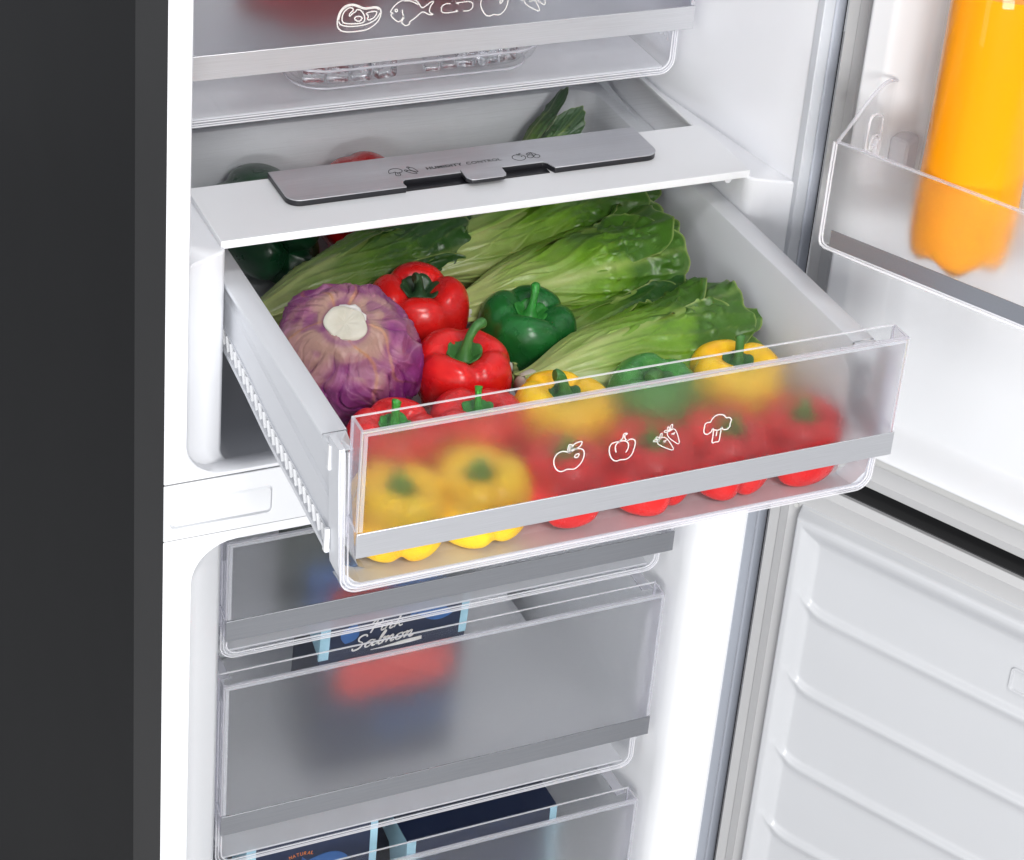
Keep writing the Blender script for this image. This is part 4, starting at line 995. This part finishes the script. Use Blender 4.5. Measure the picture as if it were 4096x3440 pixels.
# ------------------------------------------------------------------ romaine lettuces
def lettuce(name, label, root_p, tip_p, size, seed, roll=0.0, mat=LEAF, leaves=None, flat=.80, up=None):
    rnd = random.Random(seed)
    A = Vector(root_p); B = Vector(tip_p); T = thing(name, label, 'lettuce', tuple(A), 'romaine lettuces in the drawer')
    ax = (B - A); Ln = ax.length; ax.normalize()
    upv = Vector((0, 0, 1)) if up is None else Vector(up)
    sd = ax.cross(upv); sd.normalize(); nm = sd.cross(ax)
    so = Vector((seed * 7.3, seed * 2.9, seed * 1.1))
    specs = leaves or [(90, 1.00, 1.00, 1.15, 0), (25, .97, .97, 1.2, 0), (158, 1.02, .96, 1.2, 0), (-40, .94, .95, 1.2, 0), (210, .96, .95, 1.2, 0), (75, .80, 1.03, .9, 1), (140, .70, .98, .9, 1), (270, .9, .9, 1.3, 0)]
    for li, (az, rs, ls, hw, innr) in enumerate(specs):
        NU, NV = 84, 56
        az0 = R(az) + roll; ph = rnd.uniform(0, 6.28); dr = rnd.uniform(-.06, .06)
        vs = []; uvs = []; vein = []
        for i in range(NU + 1):
            s = i / NU
            Rp = 1.07 * size * (.26 + .42 * sstep(0, .35, s) + .26 * sstep(.3, .75, s) + .12 * sstep(.75, 1, s))
            hwid = hw * (.95 + .1 * math.sin(3 * s))
            for j in range(NV + 1):
                v = -1 + 2 * j / NV
                th = az0 + v * hwid + dr * s
                endcut = 1 - (.16 * abs(v) ** 3 + .022 * math.sin(v * 5 + ph) + .010 * math.sin(v * 13 + ph * 2)) * sstep(.6, 1, s)
                x = s * Ln * ls * endcut
                rad = Rp * rs
                # folds that fan out from the rib
                fan = (abs(v) * 3.0 + .4) - s * 2.6
                fold = math.sin(fan * 3.6 + ph + 2.6 * noise.noise(Vector((s * 3, v * 2, seed)) + so))
                fold = (1 - abs(fold)) ** 2
                rad += size * .070 * fold * sstep(.08, .35, s) * (1 - .5 * sstep(.6, 1, s)) * sstep(.03, .25, abs(v))
                p0 = Vector((x, th * size, li)) 
                cr = noise.noise(p0 * 42 + so) * .55 + noise.noise(p0 * 95 + so) * .35
                rad += size * .075 * cr * sstep(.30, .85, s)
                rad += size * .15 * noise.noise(p0 * 14 + so) * sstep(.1, .5, s)
                # blisters towards the tip
                bl = noise.noise(p0 * 120 + so * 2)
                rad += size * .11 * max(0, bl - .25) * sstep(.45, .8, s) * 2.0
                # ruffled rim
                edge = max(sstep(.72, 1, abs(v)) * sstep(.25, .7, s), sstep(.86, 1, s))
                rad += size * .10 * edge * math.sin(th * 5 + x * 70 + ph) * (.55 + .45 * math.sin(th * 2.1 + ph))
                rad += size * .04 * sstep(.9, 1, s)
                rib = math.exp(-(v / (.16 - .12 * s)) ** 2)
                rad += size * .07 * rib * (1 - s) 
                lift = -size * .18 * math.sin(s * PI) * 0
                c, q = math.cos(th), math.sin(th)
                p = A + ax * x + sd * (rad * c) + nm * (rad * q * flat)
                vs.append(p); uvs.append((max(0, min(1, s - .22 * rib * (1 - s * .7) + .10 * abs(v))), v * .5 + .5))
                side = 0
                ven = max(.62 * rib * (1 - s ** 2 * .7), .28 * fold ** 6 * (1 - .4 * s) * sstep(.05, .2, abs(v)), .7 * (abs(v) > .985 or s > .993))
                vein.append(float(min(1, ven)))
        mb = MB(); mb.v = vs; mb.uv = uvs; mb.attr = {'vein': vein}
        W_ = NV + 1
        mb.f = [(i * W_ + j, i * W_ + j + 1, (i + 1) * W_ + j + 1, (i + 1) * W_ + j) for i in range(NU) for j in range(NV)]
        mb.build('leaf', mat, T, smooth=180)
    bt = MB(); bt.tube([A - ax * .002, A + ax * .003, A + ax * .012], [size * .20, size * .27, size * .30], n=20)
    bt.build('root_end', CUT, T, smooth=60)
    return T
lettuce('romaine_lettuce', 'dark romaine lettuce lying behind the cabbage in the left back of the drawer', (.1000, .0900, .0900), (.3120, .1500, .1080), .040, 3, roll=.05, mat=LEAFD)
lettuce('romaine_lettuce', 'pale ribbed romaine lettuce half under the shelf, rearmost on the right', (.2500, .1050, .1000), (.4950, .1650, .1150), .050, 5, roll=-.25)
lettuce('romaine_lettuce', 'romaine lettuce with a dark folded upper leaf, middle of the three on the right', (.2700, .0480, .0950), (.4900, .0800, .1000), .0475, 7, roll=.35)
lettuce('romaine_lettuce', 'light green romaine lettuce lying nearest to the front, behind the green and yellow peppers', (.2800, -.0800, .0920), (.5000, -.0350, .0850), .0465, 11, roll=-.1)
lettuce('romaine_lettuce', 'added dark romaine lettuce filling the shaded gap between the two rightmost lighter ones', (.2950, -.0180, .0760), (.4850, .0200, .0760), .036, 17, roll=.2, mat=LEAFD)  # extra lettuce; its dark leaves stand for shade in the gap
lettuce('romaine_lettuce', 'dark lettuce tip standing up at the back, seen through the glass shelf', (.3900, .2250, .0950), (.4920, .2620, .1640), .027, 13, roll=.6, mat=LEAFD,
        leaves=[(90, 1, 1, .6, 0), (20, .9, .92, .6, 0), (160, .95, .90, .6, 0), (-50, .9, .8, .6, 0), (240, .9, .85, .6, 0)])

# ------------------------------------------------------------------ red cabbage
def cabbage():
    C0 = Vector((.1480, -.0170, .1080)); rad0 = .0605
    T = thing('red_cabbage', 'red cabbage with a pale cut stem, left of the peppers in the open drawer', 'cabbage', (C0.x, C0.y, FZP))
    Rm = cam.rotation_euler.to_matrix()
    axis = (Rm @ Vector((.07, .50, .86))).normalized()
    e1 = axis.cross(Vector((0, 0, 1))); e1.normalize(); e2 = axis.cross(e1)
    NA, NB = 190, 300
    so = Vector((4.2, 9.1, 2.2))
    vs = []; cols = []
    cream = Vector((.38, .23, .18)); pink = Vector((.31, .095, .20)); purp = Vector((.165, .012, .145)); deep = Vector((.050, .006, .042)); vein_ = Vector((.42, .20, .32)); orng = Vector((.58, .26, .06))
    seams = [(.3, .10), (1.75, -.12), (3.15, .10), (4.55, -.1), (5.6, .08)]
    for i in range(NA + 1):
        al = PI * i / NA
        for j in range(NB):
            be = 2 * PI * j / NB
            d = axis * math.cos(al) + (e1 * math.cos(be) + e2 * math.sin(be)) * math.sin(al)
            wr = noise.noise_vector(d * 1.9 + so * 2)
            be_ = be + (.38 * wr.x + .16 * wr.y) * min(1, math.sin(al) * 1.6)
            big = noise.noise(d * 1.7 + so) * .075 + (.5 - abs(noise.noise(d * 3.1 + so + wr * .5))) * .045 - .014
            # fans of folds radiating from the stem
            wv = be_ * 9 + 2.2 * noise.noise(Vector((al * 1.6, math.cos(be) * 2, math.sin(be) * 2)) + so)
            f1 = (1 - abs(math.sin(wv))) ** 4
            f2 = (1 - abs(math.sin(be_ * 23 + 3 * noise.noise(d * 3 + so)))) ** 3
            fan = sstep(.25, .9, al) * (1 - sstep(2.2, 2.9, al))
            patch = .35 + .65 * sstep(-.15, .25, noise.noise(d * 1.6 + so * 3))
            h = 1 + big - .075 * (f1 - .15) * fan * patch + .016 * f2 * fan
            # crumpled dimples near the stem
            cn_ = noise.noise(d * 4.6 + so * 1.3)
            h += .040 * cn_ * sstep(.22, .45, al) * (1 - sstep(1.1, 1.6, al))
            h += .004 * noise.noise(d * 22 + so)
            # overlapping leaf edges
            sm = 0
            for sb, tw in seams:
                dd = ((be + tw * 4 * al + .25 * math.sin(al * 5 + sb) - sb + PI) % (2 * PI)) - PI
                st = 1 if dd > 0 else 0
                h += .020 * st * math.exp(-abs(dd) / .35) * sstep(.2, .5, al)
                sm = max(sm, math.exp(-(dd * max(.25, math.sin(al)) / .022) ** 2))
            neck = math.exp(-(al / .26) ** 2)
            h -= .06 * neck
            p = C0 + d * rad0 * h
            if p.z < FZP: p.z = FZP + (p.z - FZP) * .02
            vs.append(p)
            t = sstep(.35, 1.45, al + .55 * noise.noise(d * 2.3 + so * 2) + .25 * noise.noise(d * 6 + so))
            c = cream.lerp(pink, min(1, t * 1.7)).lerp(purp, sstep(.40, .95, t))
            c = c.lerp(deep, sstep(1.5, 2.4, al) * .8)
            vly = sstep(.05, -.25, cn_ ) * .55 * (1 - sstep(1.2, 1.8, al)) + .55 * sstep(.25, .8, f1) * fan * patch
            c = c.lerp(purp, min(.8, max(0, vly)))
            c = c.lerp(pink, .25 * (1 - f1) * fan * sstep(1.9, 1.0, al)) if al < 1.9 else c
            f3 = (1 - abs(math.sin(be_ * 6.5 + 1.6 * noise.noise(d * 2.6 + so * 4)))) ** 12 + .6 * (1 - abs(math.sin(be_ * 17 + al * 2.2 + 2.2 * noise.noise(d * 3.4 + so * 5)))) ** 10
            c = c.lerp(vein_, min(.75, f3 * .7) * sstep(.5, .9, al) * (1 - sstep(1.7, 2.3, al)))
            h_v = 1
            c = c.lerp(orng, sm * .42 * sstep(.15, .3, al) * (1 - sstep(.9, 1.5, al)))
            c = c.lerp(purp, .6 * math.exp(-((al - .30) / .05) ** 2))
            cols.append(tuple(c))
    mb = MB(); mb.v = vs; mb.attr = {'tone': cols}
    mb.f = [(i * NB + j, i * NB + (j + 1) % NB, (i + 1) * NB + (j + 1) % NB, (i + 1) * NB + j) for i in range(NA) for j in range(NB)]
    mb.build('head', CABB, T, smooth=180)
    # cut stem
    cs = MB(); rings = []
    P0 = C0 + axis * rad0 * .90
    for r_, hh in ((.0145, -.004), (.0160, .0030), (.0165, .0052), (.0158, .0062), (.0120, .0066), (.006, .0064), (.001, .0062)):
        ring = []
        for k in range(60):
            a = 2 * PI * k / 60
            rr = r_ * (1 + .10 * math.cos(a * 2 + .8) + .05 * noise.noise(Vector((math.cos(a) * 2, math.sin(a) * 2, 1.3))) + .03 * math.sin(a * 5 + 1))
            q = Vector((math.cos(a), math.sin(a), r_ * 50))
            ring.append(P0 + (e1 * math.cos(a) + e2 * math.sin(a)) * rr + axis * (hh + .0007 * noise.noise(q * 3)))
        rings.append(ring)
    cs.loft(rings, True, False, True)
    cs.build('cut_stem', CUT, T, smooth=50)
    # torn white sliver under the stem
    sl_ = MB(); pts = []
    for k in range(9):
        a = 3.5 + k * .22
        pts.append(P0 + (e1 * math.cos(a) + e2 * math.sin(a)) * (.0165 + .0012 * math.sin(k * 2.1)) + axis * .002)
    sl_.tube(pts, [.0008 + .0022 * math.sin(PI * k / 8) for k in range(9)], n=8)
    sl_.build('stem_flake', PRINTW, T, smooth=60)
cabbage()

# ================================================================== CHILL DRAWER CONTENTS
TY = thing('ice_dish', 'clear rounded dish holding ice cubes in the upper drawer', 'dish', (.292, .266, UF + .003))
def dish(x0, x1, yf, yb, z, h, mat, name):
    mb = MB(); rings = []
    def pl(off, zz, rr): return [(a, c, zz) for a, b, c in rrect(x0 + off, x1 - off, yf + off, yb - off, rr, 0, n=8)]
    for off, zz, rr in ((.030, z, .02), (.020, z + .0006, .03), (.010, z + .005, .035), (.004, z + .012, .038), (.0, z + h, .040), (.002, z + h + .001, .038), (.005, z + h, .036), (.008, z + .014, .034), (.014, z + .007, .03), (.022, z + .0035, .025)):
        rings.append(pl(off, zz, rr))
    mb.loft(rings, True, True, True)
    return mb.build(name, mat, TY, smooth=60)
dish(.167, .417, .1895, .350, UF + .0035, .024, CLEAR, 'dish_body')
mb = MB(); mb.tube([(a, c, UF + .0285) for a, b, c in rrect(.167, .417, .1895, .350, .040, 0, n=8)], .0013, True, n=6)
mb.tube([(a, c, UF + .0062) for a, b, c in rrect(.179, .405, .2015, .338, .030, 0, n=8)], .0009, True, n=6)
mb.build('dish_rim', EDGE, TY, smooth=60)
def ice(x, y, z, s, rz, seed):
    mb = MB(); mb.box(-s, s, -s, s, 0, s * 1.8)
    o = mb.build('ice_cube', ICE, None, bevel=s * .28, seg=3)
    o.location = (x, y, z); o.rotation_euler = (0, 0, rz)
    return o
irnd = random.Random(4)
spots = [(.190, .214, 0), (.211, .211, 0), (.232, .209, 0), (.2535, .210, 0), (.301, .211, 0), (.3185, .213, 0), (.336, .215, 0), (.3545, .214, 0), (.373, .217, 0), (.200, .236, 0), (.223, .234, 0), (.246, .233, 0), (.327, .236, 0), (.349, .237, 0), (.371, .240, 0)]
for k, (x, y, l) in enumerate(spots):
    y += .0035; x += .007
    o = ice(x, y, UF + .0085, irnd.uniform(.0092, .0104) * (.72 if .29 < x < .33 and y < .22 else 1), irnd.uniform(-.35, .35), k)
    tag(o, 'clear ice cube in the dish of the upper drawer', 'ice cube', 'ice cubes in the dish')
def lump(name, label, cat, loc, sx, sy, sz, mat, seed, group=None):
    mb = MB(); NU, NV = 64, 36; so = Vector((seed, seed * 2, seed * 3))
    L = Vector(loc)
    for j in range(NV + 1):
        ph = -PI / 2 + PI * j / NV
        for i in range(NU):
            a = 2 * PI * i / NU
            d = Vector((math.cos(ph) * math.cos(a), math.cos(ph) * math.sin(a), math.sin(ph)))
            k = 1 + .16 * noise.noise(d * 1.8 + so) + .05 * noise.noise(d * 6 + so)
            mb.v.append(L + Vector((d.x * sx * k, d.y * sy * k, (d.z * sz * k) + sz)))
    mb.f = [(j * NU + i, j * NU + (i + 1) % NU, (j + 1) * NU + (i + 1) % NU, (j + 1) * NU + i) for j in range(NV) for i in range(NU)]
    o = mb.build(name, mat, None, smooth=180)
    tag(o, label, cat, group); return o
lump('meat_cut', 'dark red cut of meat blurred behind the steak icon', 'meat', (.218, .292, UF + .0262), .072, .045, .048, MEAT, 3)
lump('meat_cut', 'dark red cut of meat blurred behind the fish and arrow icons', 'meat', (.350, .296, UF + .0262), .058, .042, .046, MEAT, 5)
lump('avocado', 'dark green fruit blurred at the left end of the upper drawer', 'fruit', (.100, .40, UF - .004), .028, .030, .070, SK_DGRN, 7)
lump('avocado', 'dark green fruit blurred behind the carrots icon of the upper drawer', 'fruit', (.440, .40, UF - .004), .028, .028, .045, SK_DGRN, 8)

# ================================================================== FREEZER CONTENTS
def carton(label, x0, x1, y0_, y1_, z0, z1, tilt=0.0, side=PALEBLUE, band=.5):
    T = thing('frozen_food_box', label, 'food box', ((x0 + x1) / 2, (y0_ + y1_) / 2, z0), 'frozen food boxes')
    MB().box(x0, x1, y0_, y1_, z0, z1).build('carton', NAVY, T, bevel=.0012)
    w_ = .0075
    zc = max(z0 + .006, z1 - band)
    MB().box(x1 - w_, x1 + .0003, y0_ - .0004, y0_ + .003, zc, z1 - .002).build('edge_band', side, T)
    MB().box(x0 - .0004, x0 + .0095, y0_ - .0004, y0_ + .0024, zc, z1 - .002).build('edge_band', side, T)
    MB().prism([(y0_ + .0030, z1 - .002), (y1_ - .002, z1 - .002), (y1_ - .002, z1 - .030), (y0_ + .045, z1 - .040), (y0_ + .0030, zc + .004)], 'x', x0 - .0004, x0 + .001).build('side_band', side, T)
    return T
yB = .1085
B2 = carton('navy box lettered Pink Salmon in white script, in the middle freezer drawer', .1870, .3385, yB, .1750, -.4700, -.2560, band=.057)
to3b = lambda a, b, t: (a, yB - .0003 - t, b)
GLY = {'S': [[(1.15, 1.7), (1.05, 2.0), (.65, 2.08), (.30, 1.75), (.42, 1.28), (.85, .92), (.92, .42), (.60, 0), (.12, -.05), (-.02, .28)]],
 'a': [[(.85, .92), (.5, 1.0), (.12, .62), (.10, .16), (.38, 0), (.78, .48), (.92, 1.0), (.82, .3), (.92, .02), (1.15, .14)]],
 'l': [[(.0, .14), (.36, 1.0), (.58, 1.85), (.46, 2.0), (.30, 1.5), (.22, .4), (.36, 0), (.60, .12)]],
 'm': [[(.02, .8), (.20, 1.0), (.16, .5), (.06, 0)], [(.10, .3), (.36, .86), (.58, .98), (.62, .7), (.52, 0)], [(.56, .3), (.84, .86), (1.06, .98), (1.10, .68), (1.02, .14), (1.16, 0), (1.38, .14)]],
 'o': [[(.52, 1.0), (.16, .8), (.06, .3), (.30, 0), (.64, .2), (.74, .7), (.52, 1.0), (.66, .84), (.96, .90)]],
 'n': [[(.02, .8), (.20, 1.0), (.16, .5), (.06, 0)], [(.10, .3), (.38, .86), (.64, .98), (.68, .7), (.60, .14), (.76, 0), (1.02, .16)]],
 'P': [[(.62, 1.9), (.44, 1.0), (.28, 0)], [(.06, 1.5), (.36, 2.0), (.92, 2.05), (1.18, 1.7), (1.0, 1.24), (.5, 1.02)]],
 'i': [[(.0, .6), (.18, 1.0), (.12, .3), (.26, 0), (.48, .15)], [(.26, 1.40), (.30, 1.50)]],
 'k': [[(.38, 1.95), (.20, 1.0), (.04, 0)], [(.78, .98), (.22, .46), (.44, .48), (.70, .04), (.98, .16)]]}
sc = MB()
def script_word(word, adv, x0, z0, s_, ang, wd, sx=1.2):
    c, q = math.cos(ang), math.sin(ang)
    for ch, ax_ in zip(word, adv):
        for st_ in GLY[ch]:
            pts = []
            for a, b in st_:
                a, b = (a + ax_ * 1.04 + .26 * b) * s_ * sx, b * s_
                pts.append((x0 + a * c - b * q, z0 + a * q + b * c))
            ribbon(sc, pts, False, wd, to3b, .0003, True, lambda t: .75 + .45 * abs(math.sin(t * 6)))
script_word('Salmon', (0, 1.22, 2.42, 2.96, 4.36, 5.28), .2200, -.3075, .0080, .055, .0016)
script_word('Pink', (0, 1.25, 1.72, 2.75), .2350, -.2890, .0076, .055, .0015)
for c, pts in ICONS['salmon_line']:
    ribbon(sc, [(a / 1000, b / 1000) for a, b in pts], False, .0050, to3b, .0003, True, lambda t: .15 + .85 * math.sin(min(1, t * 1.08) * PI * .62) ** 2)
sc.build('lettering', PRINTW, B2)
def fish(cx, cz, L, hh, ang, y, parent, mat):
    c, s = math.cos(ang), math.sin(ang); top = []; bot = []
    for k in range(15):
        t = k / 14; w_ = hh * math.sin(PI * min(1, t * 1.12) ** .8) * (1 if t < .85 else .5) + (0 if t < .86 else (t - .86) * L * .9)
        top.append(((t - .5) * L, w_)); bot.append(((t - .5) * L, -w_))
    pts = [(cx + a * c - b * s, cz + a * s + b * c) for a, b in top + bot[::-1]]
    MB().prism(pts, 'y', y - .0003, y + .0004).build('fish_print', mat, parent)
# the box leans forward against the drawer front
piv = Vector((.26, yB, -.3000)); LEAN = R(6)
fish(.3000, -.2790, .045, .0090, 2.9, yB, B2, MIDBLUE)
fish(.2180, -.2830, .030, .0095, 1.2, yB, B2, MIDBLUE)
MB().box(.2080, .3250, yB - .0010, yB + .002, -.365, -.3185).build('red_label', REDP, B2, bevel=.0005)
MB().box(.2500, .3340, yB - .0008, yB + .002, -.430, -.395).build('blue_label', plastic('label_deep_blue', (.022, .055, .15), .4, .1), B2)
rm_ = Matrix.Rotation(LEAN, 3, 'X')
B2.location = piv + rm_ @ (Vector(B2.location) - piv); B2.rotation_euler = (LEAN, 0, 0)
# lower drawer: two boxes
B3 = carton('navy box with orange arched lettering at the left of the lowest freezer drawer', .1180, .2555, .1005, .1900, -.7575 + .004, -.5150)
arc = [(.1640 + i * .0030, -.5470 + .0016 * math.sin(PI * i / 9)) for i in range(9)]
ltr = MB()
for i, ch in enumerate('NATURAL'):
    me, f = text_obj('l', ch, 0, 1, 0, 1, 0, None, None, 0)
    x0_ = .1645 + i * .0036; z0_ = -.5478 + .0018 * math.sin(PI * (i + .5) / 7)
    an = .32 * math.cos(PI * (i + .5) / 7)
    base_ = len(ltr.v); vv = []
    for v in me.vertices:
        a, b = f(v.co); a = (a - .5) * .0028; b = b * .0044
        vv.append((x0_ + a * math.cos(an) - b * math.sin(an), .1005 - .0003, z0_ + a * math.sin(an) + b * math.cos(an)))
    ltr.add(vv, [tuple(p.vertices) for p in me.polygons])
ltr.build('lettering', ORANGEP, B3)
fish(.2000, -.5580, .050, .0085, 3.0, .1005, B3, MIDBLUE)
fish(.1750, -.5680, .030, .0080, .8, .1005, B3, MIDBLUE)
B4 = carton('dark blue tray with a pale blue edge at the right of the lowest freezer drawer', .2850, .4520, .0900, .2000, -.7575 + .004, -.5520)
# upper freezer drawer: blurred packages
T1 = thing('frozen_food_pouch', 'dark pouch with blue and red print blurred in the top freezer drawer', 'food pouch', (.25, .16, -.2445), 'frozen food pouches')
FZ1 = -.2400
def pouch(parent, x0, x1, y, z0, z1, mat, nm, dep=.018, seed=1):
    mb = MB(); n = 24
    for j in range(n + 1):
        for i in range(n + 1):
            u, v = i / n, j / n
            b = (math.sin(PI * u) * math.sin(PI * v)) ** .5 * dep * (1 + .25 * noise.noise(Vector((u * 5, v * 5, seed))))
            mb.v.append(Vector((x0 + (x1 - x0) * u, y - b, z0 + (z1 - z0) * v)))
    mb.f = [(j * (n + 1) + i, j * (n + 1) + i + 1, (j + 1) * (n + 1) + i + 1, (j + 1) * (n + 1) + i) for j in range(n) for i in range(n)]
    o = mb.build(nm, mat, parent, smooth=180)
    sm = o.modifiers.new('thick', 'SOLIDIFY'); sm.thickness = .004; sm.offset = -1
    return o
pouch(T1, .140, .340, .105, FZ1, -.135, plastic('pouch_dark', (.03, .04, .035), .4, .1), 'pouch')
pouch(T1, .165, .300, .092, FZ1 + .004, -.185, MIDBLUE, 'blue_print', .014, 2)
pouch(T1, .185, .250, .084, FZ1 + .010, -.205, REDP, 'red_print', .010, 3)
